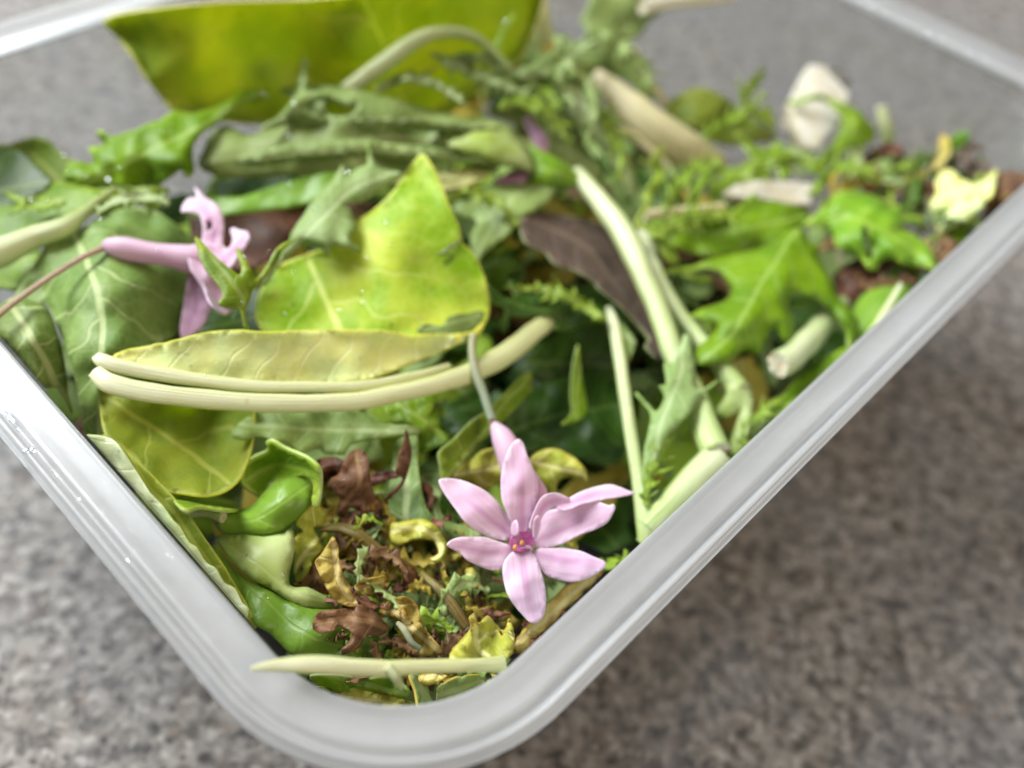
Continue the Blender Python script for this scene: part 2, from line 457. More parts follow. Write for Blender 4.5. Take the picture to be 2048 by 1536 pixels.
M = {}
M['counter'] = countermat()
M['wall'] = plastic('clear_plastic', .06, tint=(.86, .87, .88, 1), tlm=.25)
M['rim'] = plastic('milky_plastic', .44, rough=.3)
M['cut'] = plainmat('cut_stem', 'f1ead0', .5, 'c9a873', 700., .2)
M['yel'] = leafmat('yellow_leaf', 'c9cd62', '8fad34', 'dfe29c', rough=.42, trans=.65, spots='6f7a46', spot_amt=.05, rimc='d6d670', rimw=.04, space=.75, ribw=.07, blot=.8, hue=.492, val=1.0, fine=.22)
M['yelU'] = leafmat('yellow_leaf_underside', 'dcd890', 'c3cd94', 'e8e6b6', rough=.55, trans=.3, space=.6, ribw=.04, spots='8c9a5e', spot_amt=.03, rimc='d9d070', rimw=.025, hue=.495, val=1.12, fine=.2)
M['oli'] = leafmat('olive_leaf', 'a6b022', '7d981c', 'c0c65c', rough=.45, trans=.9, spots='5a6c18', spot_amt=.04, rimc='b4c25a', rimw=.04, space=1.0, blot=.9, tcol='b6ba24', hue=.488, val=1.15, sat=.92)
M['spi'] = leafmat('spinach_leaf', '7d9a55', '648642', 'b4c68c', rough=.42, trans=.3, space=.6, ribw=.07, veins=.85, rimc='98b070', rimw=.03, hue=.47, val=.92, sat=1.05)
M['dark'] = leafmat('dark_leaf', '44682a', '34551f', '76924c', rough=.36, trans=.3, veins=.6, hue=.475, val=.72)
M['miz'] = leafmat('mizuna_leaf', '6f9c30', '548426', '9fbf6c', rough=.4, trans=.38, space=.4, ribw=.05, veins=.55, rimc='8ab04a', rimw=.03, hue=.458)
M['mizp'] = leafmat('pale_mizuna_underside', '93b075', '7fa05a', 'b9cc9c', rough=.48, trans=.36, space=.4, veins=.6)
M['brt'] = leafmat('bright_leaf', '7cae2a', '619a22', 'a8c95a', rough=.33, trans=.42, space=.5, ribw=.05, veins=.5, rimc='a6c94e', rimw=.05, hue=.466, val=.85, sat=1.)
M['glo'] = leafmat('glossy_leaf', '6ea63c', '5a9434', '9cc270', rough=.24, trans=.35, space=.8, ribw=.03, veins=.2, fine=.1, bumps=.3, hue=.462, val=.98, sat=1.02)
M['palg'] = leafmat('pale_green_leaf', 'cbdc9c', 'aecb6c', 'dbe8ba', rough=.28, trans=.42, space=.9, ribw=.03, veins=.2, fine=.1, bumps=.25, hue=.48)
M['olg'] = leafmat('sage_leaf', '98ab68', '82985a', 'bcc890', rough=.42, trans=.35, space=.5, veins=.6, hue=.485)
M['brn'] = leafmat('browned_leaf', '7c5844', '5e4130', '9a7858', rough=.5, trans=.3, spots='9a8440', spot_amt=.07, veins=.5, hue=.497, val=1.)
M['pur'] = leafmat('purple_brown_underside', '5a4a42', '483c35', '76655a', rough=.6, trans=.12, space=.6, ribw=.04, veins=.6, rimc='a09c78', rimw=.02, hue=.497, val=1.)
M['tan'] = leafmat('tan_leaf', 'bda764', '9c8a42', 'd0c08c', rough=.48, trans=.35, spots='74481e', spot_amt=.1, rimc='a58a4a', rimw=.03, hue=.497, val=1.05)
M['yfr'] = leafmat('yellowed_leaf', 'bdb65c', '949c3e', 'd6d096', rough=.45, trans=.38, spots='6e5a24', spot_amt=.07, rimc='a8954c', rimw=.025, hue=.492, val=1.05)
M['red'] = leafmat('red_leaf', '6c4034', '4c3026', '8a5e50', rough=.42, trans=.25, spots='a87830', spot_amt=.0, hue=.497, val=1.)
M['wilt'] = leafmat('wilted_patch', '79854e', '66733f', '8d9860', rough=.4, trans=.35, hue=.495, val=.95)
M['whg'] = leafmat('white_green_underside', 'dfe9c4', 'cfdfa8', 'eaf1d6', rough=.35, trans=.4, veins=.4, bumps=.4, hue=.49, val=1.)
M['pk'] = petalmat('pink_petal', 'f0cfe4', 'd597c2', 'f8e6f0')
M['pkd'] = petalmat('mauve_tube', 'e2b4cf', 'c486ae', 'eecfdf')
M['thr'] = plainmat('magenta_throat', 'b2508e', .45, 'c97aae', 600., .2)
M['anth'] = plainmat('orange_anther', 'd39a44', .6, 'a8702c', 900.)
M['spale'] = stemmat('pale_stem', 'e4e2b4', 'c9d08a', 'f0eed0')
M['sgrn'] = stemmat('green_stem', 'e4e8b8', 'bccf7c', 'eff1d2', dark='a2ba5e', spots='b9b06c')
M['syel'] = stemmat('yellow_stem', 'fcfbd4', 'f3f4b4', 'fefdea', spots='e0d898', dark='d4dd80')
M['stan'] = stemmat('tan_stem', 'e6dab0', 'd8d29c', 'f0e9cc')
M['sbrn'] = stemmat('brown_pedicel', 'c0ae8a', 'cbae9a', 'b8a482')
M['sgry'] = stemmat('sage_pedicel', 'b0a878', '9fae92', 'b9bfa0')
M['sdry'] = stemmat('dried_stem', '8a7c3c', '6b5226', '9c9450')
M['leek2'] = plainmat('white_vegetable_flesh', 'f2eedf', .4, 'e6ddbf', 260., .25)
M['leek'] = stemmat('white_stalk', 'f0ecdc', 'ece6cc', 'f6f2e8')

def two(a, b): return [M[a], M[b]]
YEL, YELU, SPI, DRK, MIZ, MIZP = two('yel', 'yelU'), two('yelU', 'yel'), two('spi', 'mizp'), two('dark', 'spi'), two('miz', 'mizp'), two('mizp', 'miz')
BRT, GLO, PAL, OLG, BRN, PUR, TAN, YFR, RED, OLI = two('brt', 'palg'), two('glo', 'palg'), two('palg', 'glo'), two('olg', 'miz'), two('brn', 'brn'), two('pur', 'dark'), two('tan', 'tan'), two('yfr', 'yfr'), two('red', 'red'), two('oli', 'yelU')

# ------------------------------------------------------------------ the counter
def grid_plane(name, x0, x1, y0, y1, z, mat):
    me = bpy.data.meshes.new(name)
    me.from_pydata([Vector(v)*S for v in ((x0, y0, z), (x1, y0, z), (x1, y1, z), (x0, y1, z))], [], [(0, 1, 2, 3)])
    me.materials.append(mat); return new_obj(name, me)
tag(grid_plane('countertop', -130, 130, -90, 110, 0., M['counter']), 'grey brown speckled laminate countertop under the container', 'countertop', kind='structure')

# ------------------------------------------------------------------ the container
def ring_pts(d, z, nc=22, ns=10):
    r = max(.25, R0-d); a, b = BL/2-d, BW/2-d; out = []
    for cx, cy, t0 in ((a-r, b-r, 0), (-a+r, b-r, 90), (-a+r, -b+r, 180), (a-r, -b+r, 270)):
        for k in range(nc+1):
            t = math.radians(t0+90*k/nc); out.append((cx+r*math.cos(t), cy+r*math.sin(t)))
    return [Vector((*(CEN+AX*p[0]+BX*p[1]), z))*S for p in out]
def sweep(name, prof, mat, parent, closed=True, fill=None):
    bm = bmesh.new(); rings = [[bm.verts.new(p) for p in ring_pts(d, z)] for d, z in prof]
    n = len(rings[0]); m = len(rings)
    for i in range(m if closed else m-1):
        for k in range(n):
            f = bm.faces.new((rings[i][k], rings[i][(k+1) % n], rings[(i+1) % m][(k+1) % n], rings[(i+1) % m][k])); f.smooth = True
    if fill:
        for i in fill: bm.faces.new(rings[i])
    bmesh.ops.recalc_face_normals(bm, faces=bm.faces)
    me = bpy.data.meshes.new(name); bm.to_mesh(me); bm.free(); me.materials.append(mat)
    return new_obj(name, me, parent)
box = thing('plastic_container', 'clear milky plastic food container with rounded corners, filled with salad', 'container')
TH = .07
inner = [(wall_d(z), z) for z in (.75, 1.5, 3., 4.5, 5.6, 6.2, 6.4)]+[(.735, 6.46), (.725, 6.6), (.715, 6.78)]
base_in = [(2.9, .16), (2.35, .22), (2.05, .42)]
body = [(4., .12)]+base_in+inner+[(.715-TH, 6.78)]+[(d-TH, z) for d, z in reversed(inner[:-1])]+[(1.98, .34), (2.3, .12), (2.9, .03), (4., .01)]
sweep('body', body, M['wall'], box, closed=False, fill=(0, -1))
rim = [(.735, 6.74), (.73, 6.80), (.715, 6.845), (.69, 6.865), (.66, 6.86), (.60, 6.835), (.50, 6.825), (.40, 6.835), (.33, 6.855), (.285, 6.86), (.26, 6.83), (.235, 6.79), (.205, 6.785), (.18, 6.83), (.16, 6.91), (.135, 6.965), (.10, 6.985), (.07, 6.965), (.055, 6.93),
       (.04, 6.915), (.015, 6.905), (-.005, 6.88), (-.005, 6.84), (.03, 6.82), (.07, 6.84), (.10, 6.90), (.12, 6.86), (.145, 6.76), (.20, 6.72), (.26, 6.75), (.33, 6.79), (.42, 6.775), (.55, 6.765), (.655, 6.75)]
sweep('rim', rim, M['rim'], box)

# ------------------------------------------------------------------ the salad
def L(name, label, cat, k, poly, zc, mats, rib=None, group=None, **kw):
    """a thing that is a single blade"""
    group = group or 'salad leaves heaped in the container'
    kz = [tuple(z) if len(z) == 1 else T(k, [z])[0] for z in zc]
    return tag(leaf(name, T(k, poly), kz, mats, rib=T(k, rib) if rib else None, **kw), label, cat, group)
def ST(name, label, cat, k, path, mat, group=None, **kw):
    group = group or 'cut stems among the salad leaves'
    s = {'P': 1, 'W': 1, 'K': 800/2048, 'L': 500/1280}.get(k, 700/2048)
    p = [(*q[:2], z, r*s) for (q, z, r) in ((T(k, [a[:2]])[0], a[2], a[3]) for a in path)]
    return tag(tube(name, p, M[mat], **kw), label, cat, group) if label else tube(name, p, M[mat], **kw)

# --- pink flower by the near corner, facing the camera
fl = thing('pink_flower', 'pink star-shaped flower facing up beside the near rim corner', 'flower')
FZ = [(1040, 1085, .72), (1035, 890, 1.15), (1060, 1240, .50), (900, 1000, .98), (1240, 1040, .98)]
def petal(k, poly, zc, rib, mat='pk', name='petal', parent=None, **kw):
    return leaf(name, T(k, poly), zc, [M[mat], M[mat]], rib=T(k, rib), parent=parent, th=.016, step=9., rip=(.03, 45.), **kw)
def fz(*a):                                   # height over the flower's own plane at enlarged pixels of part H
    f = TPS(FZ); out = []
    for x, y, dz in a:
        q = T('H', [(x, y)])[0]; out.append((*q, f(*q)+dz))
    return out
tube('tube', [(988, 850, .55, 9), (1003, 873, .6, 21), (1018, 905, .6, 25), (1030, 960, .5, 24), (1038, 1030, .45, 23), (1040, 1078, .55, 24)], M['pkd'], fl, capb=False, wob=.03)
petal('H', [(375, 320), (420, 310), (500, 320), (570, 345), (640, 380), (700, 430), (740, 480), (770, 530), (810, 590), (830, 650), (790, 675), (700, 665), (640, 640), (580, 610), (520, 560), (470, 490), (420, 420), (385, 360)],
      fz((820, 650, -.05), (600, 480, .06), (380, 320, -.10), (480, 480, .0), (690, 430, -.02)), [(830, 660), (700, 570), (540, 440), (380, 320)], parent=fl)
petal('H', [(745, 250), (770, 170), (800, 110), (840, 80), (870, 110), (890, 170), (920, 240), (950, 310), (955, 380), (945, 450), (920, 540), (890, 630), (840, 640), (800, 580), (760, 490), (740, 430), (735, 330)],
      fz((850, 620, 0), (850, 350, .16), (840, 90, .05), (745, 350, .06), (950, 360, .06)), [(860, 650), (860, 400), (840, 80)], parent=fl)
petal('H', [(930, 270), (975, 330), (1010, 395), (980, 470), (940, 540), (910, 500), (915, 380)], fz((930, 500, -.15), (960, 350, -.12), (1000, 400, -.2)), [(920, 560), (960, 300)], mat='pkd', parent=fl)
petal('H', [(1060, 480), (1130, 430), (1200, 390), (1290, 360), (1370, 345), (1430, 360), (1490, 385), (1525, 395), (1480, 410), (1400, 425), (1310, 440), (1200, 465), (1120, 500)],
      fz((1080, 480, .10), (1300, 360, .02), (1300, 440, .14), (1525, 395, .06)), [(1070, 490), (1300, 400), (1525, 395)], parent=fl)
petal('H', [(905, 600), (925, 530), (960, 450), (1000, 408), (1060, 398), (1120, 418), (1145, 440), (1090, 470), (1030, 490), (985, 530), (945, 620)], fz((930, 560, .16), (1000, 420, .22), (1130, 440, .12), (1000, 500, .08)), [(930, 600), (1000, 460), (1140, 440)], parent=fl)
petal('H', [(925, 670), (945, 590), (990, 510), (1080, 485), (1180, 460), (1290, 445), (1370, 470), (1395, 462), (1405, 490), (1360, 570), (1290, 610), (1200, 640), (1100, 690), (1020, 715), (940, 715)],
      fz((930, 690, -.02), (1150, 570, -.06), (1390, 480, .12), (1150, 465, .08), (1150, 680, .06)), [(920, 690), (1100, 610), (1390, 480)], parent=fl)
petal('H', [(915, 740), (960, 720), (1030, 720), (1100, 720), (1200, 735), (1280, 770), (1340, 795), (1350, 825), (1310, 860), (1240, 900), (1150, 920), (1070, 905), (1000, 880), (960, 830), (925, 780)],
      fz((930, 750, -.03), (1130, 810, .10), (1340, 810, .06), (1150, 730, .02), (1130, 910, -.04)), [(910, 740), (1100, 790), (1345, 810)], parent=fl)
petal('H', [(760, 790), (800, 745), (860, 715), (920, 745), (960, 820), (985, 900), (1000, 980), (1000, 1060), (985, 1120), (950, 1155), (910, 1155), (860, 1110), (810, 1050), (770, 980), (750, 900), (745, 840)],
      fz((860, 740, .0), (870, 940, .12), (930, 1150, .0), (750, 900, .02), (1000, 980, .02)), [(860, 720), (880, 920), (930, 1150)], parent=fl)
petal('H', [(420, 700), (450, 670), (500, 655), (560, 655), (640, 655), (720, 680), (790, 705), (820, 745), (790, 810), (750, 845), (680, 850), (600, 820), (540, 790), (500, 750), (440, 720)],
      fz((810, 740, -.02), (620, 740, .08), (430, 695, .12), (620, 660, .02), (680, 850, -.02)), [(820, 730), (640, 740), (430, 695)], parent=fl)
for poly, zz, rb in (([(800, 580), (820, 555), (835, 580), (835, 640), (805, 650), (795, 620)], .16, [(815, 650), (820, 560)]),
                     ([(925, 650), (930, 560), (955, 530), (972, 550), (965, 610), (945, 665)], .18, [(935, 660), (955, 540)]),
                     ([(850, 738), (865, 716), (890, 710), (915, 720), (922, 742), (890, 752)], .08, [(885, 755), (885, 705)])):
    petal('H', poly, fz((*poly[0], zz-.06), (*poly[2], zz+.04), (*poly[3], zz)), rb, name='corona_lobe', parent=fl)
# the throat: a shallow cup between the petals
thp = [(790, 690), (800, 650), (830, 625), (870, 620), (910, 630), (930, 660), (930, 700), (900, 735), (860, 742), (815, 738)]
leaf('throat', T('H', thp), fz((860, 685, -.02), (790, 690, .06), (930, 660, .06), (860, 742, .06), (870, 620, .06)), [M['thr'], M['thr']], parent=fl, step=6., rip=(0., 50.))
for x, y in ((860, 690), (820, 717)):
    (p,) = T('H', [(x, y)]); z = TPS(FZ)(*p)
    tube('anther', [(p[0]-3, p[1]+4, z+.06, 2.2), (p[0], p[1], z+.10, 4.6), (p[0]+2, p[1]-5, z+.12, 3.)], M['anth'], fl, capb=False)
tube('pedicel', [(947, 670, .72, 8), (944, 700, .70, 8), (950, 740, .70, 8.5), (968, 790, .64, 9), (985, 842, .57, 9)], M['sgry'], fl)

# --- pink flower lying on its side, on the left
f2 = thing('pink_flower', 'pink flower lying sideways on a long brown stalk at the left', 'flower')
ST('pedicel', None, None, 'D', [(-90, 590, .95, 20), (100, 440, .85, 19), (300, 300, .82, 17), (480, 190, .8, 17), (620, 128, .78, 20)], 'sbrn', parent=f2)
ST('tube', None, None, 'D', [(600, 130, .78, 22), (640, 125, .78, 48), (720, 138, .76, 66), (850, 160, .72, 62), (1000, 180, .68, 64), (1130, 205, .62, 82), (1200, 220, .55, 92)], 'pkd', parent=f2, capb=False)
petal('A', [(1150, 1470), (1180, 1400), (1185, 1330), (1165, 1260), (1110, 1238), (1060, 1240), (1068, 1200), (1100, 1160), (1150, 1150), (1135, 1095), (1160, 1110), (1200, 1152), (1260, 1190), (1300, 1250), (1312, 1320), (1305, 1400), (1300, 1470), (1220, 1510)],
      [(400, 500, .7), (440, 430, .95), (375, 420, 1.0), (390, 375, .95)], [(1230, 1500), (1250, 1330), (1150, 1180), (1070, 1230)], parent=f2, holes=[T('A', [(1215, 1290), (1240, 1300), (1240, 1335), (1215, 1350), (1208, 1320)])])
petal('A', [(1345, 1345), (1370, 1332), (1400, 1345), (1450, 1355), (1457, 1400), (1430, 1450), (1390, 1510), (1330, 1580), (1260, 1580), (1230, 1520), (1290, 1480), (1340, 1450), (1360, 1400)],
      [(425, 520, .62), (480, 470, .95), (470, 505, .82)], [(1270, 1550), (1360, 1470), (1440, 1370)], parent=f2)
petal('D', [(1100, 130), (1200, 105), (1300, 120), (1370, 170), (1360, 235), (1310, 330), (1325, 440), (1280, 460), (1200, 400), (1150, 310), (1110, 250)],
      [(390, 500, .8), (440, 520, .72), (440, 600, .4), (400, 560, .66)], [(1130, 170), (1220, 260), (1300, 450)], parent=f2)
petal('D', [(1110, 270), (1170, 350), (1240, 460), (1220, 530), (1180, 600), (1100, 660), (1060, 665), (1052, 600), (1068, 500), (1085, 380)],
      [(390, 550, .5), (420, 610, .2), (370, 675, -.05), (366, 600, .18)], [(1120, 290), (1150, 470), (1070, 660)], mat='pkd', parent=f2)
petal('D', [(1180, 300), (1260, 370), (1320, 460), (1362, 490), (1320, 527), (1270, 505), (1215, 430)], [(410, 560, .42), (460, 620, .18), (440, 600, .35)], [(1190, 320), (1270, 430), (1350, 500)], parent=f2)

# --- buried flower at the back
f3 = thing('buried_pink_flower', 'purple pink petals of a flower buried under the long folded leaf', 'flower')
petal('B', [(1165, 700), (1185, 675), (1210, 700), (1240, 740), (1290, 780), (1310, 840), (1300, 890), (1250, 880), (1220, 830), (1195, 770), (1170, 740)], [(1060, 240, .62), (1085, 300, .45)], [(1180, 690), (1300, 880)], mat='pkd', parent=f3)
petal('B', [(980, 1070), (1050, 1020), (1120, 980), (1210, 995), (1230, 1030), (1150, 1070), (1060, 1090)], [(1000, 365, .30), (1060, 340, .38)], [(1220, 1010), (1000, 1070)], mat='pkd', parent=f3)

# --- the folded yellowing spinach leaf in the middle
yl = thing('folded_spinach_leaf', 'large yellowing spinach leaf folded over its pale stalk in the middle', 'leaf')
YP = [(840, 308), (862, 330), (880, 365), (895, 405), (918, 452), (924, 484), (940, 498), (960, 530), (972, 570), (979, 612), (972, 642), (950, 672), (900, 676), (840, 680), (760, 676), (690, 676), (640, 676), (580, 676), (535, 668), (512, 640), (516, 590), (540, 550), (580, 520), (640, 500), (690, 455), (740, 425), (790, 378)]
YZ = [(840, 310, 1.35), (900, 430, 1.1), (975, 610, .62), (945, 670, .55), (800, 500, .95), (820, 620, .62), (700, 560, .55), (600, 600, .15), (530, 640, -.05), (640, 670, .1), (560, 540, .25), (700, 450, .8)]
leaf('blade', T('P', YP), YZ, YEL, rib=[(610, 500), (680, 660), (700, 700)], parent=yl, rip=(.10, 120.), edge=(.06, 16.), step=12.)
leaf('folded_flap', T('P', [(225, 712), (260, 699), (300, 691), (342, 684), (403, 668), (461, 661), (533, 666), (598, 661), (650, 660), (720, 662), (770, 662), (800, 667), (828, 674), (855, 669), (910, 668), (946, 664), (968, 645), (960, 668), (917, 688), (869, 708), (814, 730), (770, 748), (718, 762), (650, 768), (598, 770), (496, 765), (376, 752), (273, 728)]),
     [(230, 715, .78), (400, 690, .95), (600, 665, 1.0), (600, 760, .72), (800, 680, .88), (800, 735, .68), (950, 662, .62), (400, 745, .75), (500, 700, .98)], YELU, rib=[(230, 740), (500, 790), (900, 770)], parent=yl, rip=(.05, 80.), edge=(.05, 10.), step=12.)
BS = sum(int(p[0])*3+int(p[1]) for p in YP) % 997
leaf('wilted_patch', T('P', [(832, 664), (850, 648), (882, 652), (900, 632), (930, 628), (968, 622), (960, 648), (935, 664), (880, 670)]), [(x, y, z+.035) for x, y, z in YZ], two('wilt', 'yel'), parent=yl, rip=(.10, 120.), seed=BS, th=.01, frill=2.)
leaf('wilted_crease', T('P', [(878, 506), (900, 488), (920, 478), (926, 484), (908, 496), (888, 512)]), [(x, y, z+.05) for x, y, z in YZ], two('wilt', 'yel'), parent=yl, rip=(.10, 120.), seed=BS, th=.01, frill=2.)
st1 = tube('stalk', [(190, 742, .88, 15), (215, 765, .88, 20), (260, 778, .88, 20), (342, 791, .88, 20), (513, 806, .85, 19), (700, 804, .82, 18), (790, 788, .78, 18), (870, 769, .72, 18), (940, 747, .6, 20), (1009, 710, .38, 22), (1050, 678, .2, 21), (1100, 640, -.05, 17)], M['syel'], yl, flat=.42, n=28, ridges=.0, wob=.07)
tube('stalk_ridge', [(192, 712, .92, 10), (205, 722, .92, 15), (240, 733, .92, 15), (376, 757, .9, 14), (513, 772, .88, 12), (697, 774, .84, 11), (770, 765, .8, 11), (840, 751, .72, 10), (900, 732, .55, 8)], M['syel'], yl, flat=.5, n=28, ridges=.0, wob=.1)

# --- large leaves at the back and left
L('upright_yellow_leaf', 'big broad yellow green leaf standing up against the back wall', 'leaf', 'P',
  [(205, 47), (228, 33), (300, 22), (450, 8), (620, 2), (760, -14), (900, -50), (1040, -70), (1085, -30), (1070, 50), (1030, 130), (950, 190), (880, 235), (760, 260), (600, 250), (480, 245), (400, 232), (350, 222), (322, 195), (296, 160), (266, 110), (236, 75)],
  [(210, 47, 1.75), (350, 218, .15), (480, 15, 2.3), (480, 220, -.1), (600, 10, 2.0), (600, 120, .75), (600, 240, -.4), (700, 100, 1.3), (800, 0, 2.2), (800, 100, .9), (900, 200, -.3), (1050, 0, 1.7), (1000, 130, .3), (380, 120, 1.2)], OLI, rib=[(820, 250), (780, 120), (720, -20)], rip=(.12, 110.), edge=(.16, 9.), step=15.)
L('dark_green_leaf', 'dark green leaf with pale rib at the left wall', 'leaf', 'A', [(-60, 860), (40, 845), (130, 815), (200, 800), (280, 820), (340, 880), (420, 935), (490, 960), (430, 1040), (330, 1100), (180, 1140), (50, 1190), (-60, 1220)],
  [(-20, 860, .5), (200, 820, .7), (420, 940, .4), (300, 1100, .2), (0, 1180, .2), (120, 900, .3)], two('oli', 'dark'), rib=[(100, 830), (240, 950), (370, 1060)])
L('dark_leaf_piece', 'very dark leaf tucked beside the left wall', 'leaf', 'A', [(-60, 880), (60, 870), (110, 880), (220, 980), (300, 1060), (260, 1110), (100, 1180), (-60, 1230)], [(-20, 880, .6), (100, 880, .85), (280, 1080, .55), (0, 1200, .5)], two('dark', 'spi'))
L('frilled_mizuna_leaf', 'mid green frilly leaf draped in front of the upright yellow leaf', 'leaf', 'A',
  [(375, 1015), (400, 960), (480, 945), (548, 962), (530, 905), (515, 865), (580, 855), (600, 830), (556, 785), (570, 755), (612, 768), (650, 800), (800, 750), (950, 690), (1030, 650), (1150, 660), (1290, 610), (1420, 530), (1540, 522), (1583, 540), (1560, 578), (1480, 592), (1400, 612), (1340, 665), (1300, 705), (1250, 735), (1190, 785), (1145, 840), (1122, 900), (1135, 960), (1142, 1010), (1100, 1038), (1060, 1002), (1000, 1035), (900, 1095), (800, 1100), (700, 1098), (560, 1105), (480, 1105), (420, 1085), (380, 1055)],
  [(400, 1000, .7), (600, 820, .9), (800, 760, 1.05), (1030, 660, 1.0), (1400, 560, .9), (1120, 1000, .62), (800, 1080, .55), (800, 920, 1.0), (1050, 830, .9)], MIZ, rib=[(500, 1080), (800, 920), (1200, 720), (1500, 550)], frill=2.5, rip=(.14, 55.), edge=(-.1, 14.))
mz = thing('mizuna_leaf', 'green leaf with thick pale stalk entering from the left edge', 'leaf')
leaf('blade', T('A', [(-60, 1190), (100, 1130), (180, 1070), (205, 1100), (280, 1090), (380, 1060), (520, 1100), (700, 1100), (950, 1090), (1000, 1120), (900, 1150), (960, 1200), (880, 1220), (780, 1190), (700, 1240), (560, 1250), (440, 1260), (300, 1290), (150, 1360), (0, 1450), (-60, 1480)]),
     [(*T('A', [p])[0], z) for p, z in (((0, 1180), .45), ((300, 1090), .55), ((560, 1110), .7), ((950, 1100), .5), ((880, 1200), .35), ((300, 1290), .5), ((0, 1440), .35))], MIZ, rib=T('A', [(-40, 1500), (380, 1310), (700, 1130), (950, 1110)]), parent=mz, frill=2., rip=(.1, 60.))
ST('stalk', None, None, 'A', [(-80, 1515, .55, 78), (40, 1460, .58, 76), (200, 1390, .62, 66), (380, 1325, .68, 58), (500, 1240, .7, 36), (580, 1170, .72, 24), (670, 1100, .74, 14)], 'sgrn', parent=mz, flat=.8)
L('spinach_leaf', 'broad green spinach leaf with branching veins under the sideways flower', 'leaf', 'P',
  [(30, 590), (58, 545), (85, 500), (110, 470), (165, 455), (205, 430), (260, 415), (308, 420), (360, 455), (400, 500), (400, 560), (385, 620), (350, 670), (300, 692), (235, 706), (195, 715), (188, 745), (198, 790), (212, 850), (216, 876), (172, 870), (163, 830), (150, 760), (132, 700), (108, 640), (90, 605), (60, 610)],
  [(35, 585, .1), (100, 480, .35), (95, 600, -.1), (200, 440, .55), (190, 560, .68), (300, 430, .3), (300, 560, .45), (390, 560, -.3), (340, 660, -.15), (200, 680, .6), (195, 790, .25), (210, 870, -.2), (165, 850, -.25), (150, 740, .25), (135, 600, .45)], SPI, rib=[(140, 450), (175, 520), (195, 600), (203, 680), (200, 760), (200, 860)], rip=(.07, 60.), edge=(.04, 14.))
L('spinach_leaf_piece', 'grey green spinach leaf hanging over the left rim edge', 'leaf', 'P',
  [(-40, 640), (0, 610), (30, 592), (60, 600), (92, 612), (110, 650), (122, 690), (132, 740), (137, 790), (142, 828), (130, 800), (115, 775), (90, 777), (65, 772), (40, 732), (10, 694), (-40, 690)],
  [(-20, 650, .45), (50, 610, .6), (60, 680, .72), (115, 700, .3), (90, 775, .3), (138, 820, -.2), (20, 700, .5)], two('spi', 'mizp'), rib=[(20, 600), (80, 700), (140, 830)], rip=(.1, 50.), edge=(-.1, 12.))
L('left_wall_leaf', 'small green leaf below the stalk at the left edge', 'leaf', 'P', [(-40, 520), (20, 505), (80, 500), (70, 540), (30, 580), (0, 575), (-40, 580)], [(-20, 540, .05), (70, 510, .1), (20, 580, -.1)], MIZ)
L('cupped_spinach_leaf', 'cupped olive green leaf with yellow edge below the pale stalk', 'leaf', 'P',
  [(198, 768), (240, 770), (340, 780), (430, 790), (500, 800), (507, 850), (502, 890), (492, 925), (476, 958), (450, 980), (415, 990), (370, 986), (330, 978), (300, 950), (268, 912), (240, 888), (214, 872), (203, 830)],
  [(210, 790, .2), (350, 790, .25), (500, 810, .15), (500, 890, .3), (410, 985, .35), (300, 950, .3), (215, 870, .2), (330, 880, -.05), (420, 880, -.35), (280, 840, .1), (380, 940, .1)], two('oli', 'yel'), rib=[(220, 800), (330, 870), (450, 960)], rip=(.08, 60.), edge=(.08, 12.))
wl = thing('wall_leaf', 'long yellow green leaf with pale folded edge along the left wall', 'leaf')
leaf('blade', T('P', [(205, 868), (234, 884), (273, 921), (332, 980), (371, 1023), (410, 1078), (449, 1136), (490, 1205), (512, 1250), (500, 1262), (470, 1215), (430, 1175), (380, 1120), (340, 1070), (290, 1010), (250, 950), (220, 900)]),
     [(220, 880, .5), (330, 1000, .45), (420, 1110, .35), (500, 1240, .2)], two('oli', 'yel'), rib=[(210, 880), (360, 1040), (510, 1260)], parent=wl, rip=(.05, 60.))
leaf('folded_edge', T('P', [(168, 872), (215, 874), (236, 889), (270, 938), (300, 985), (326, 1012), (345, 1040), (360, 1054), (378, 1085), (393, 1094), (412, 1125), (432, 1137), (448, 1165), (470, 1177), (484, 1205), (497, 1217), (490, 1240), (450, 1215), (400, 1160), (350, 1105), (300, 1040), (250, 975), (200, 915)]),
     [(200, 885, .75), (300, 1000, .72), (400, 1110, .62), (490, 1225, .5), (330, 1075, .55)], two('whg', 'oli'), rib=[(170, 880), (330, 1050), (490, 1240)], parent=wl, rip=(.04, 40.))

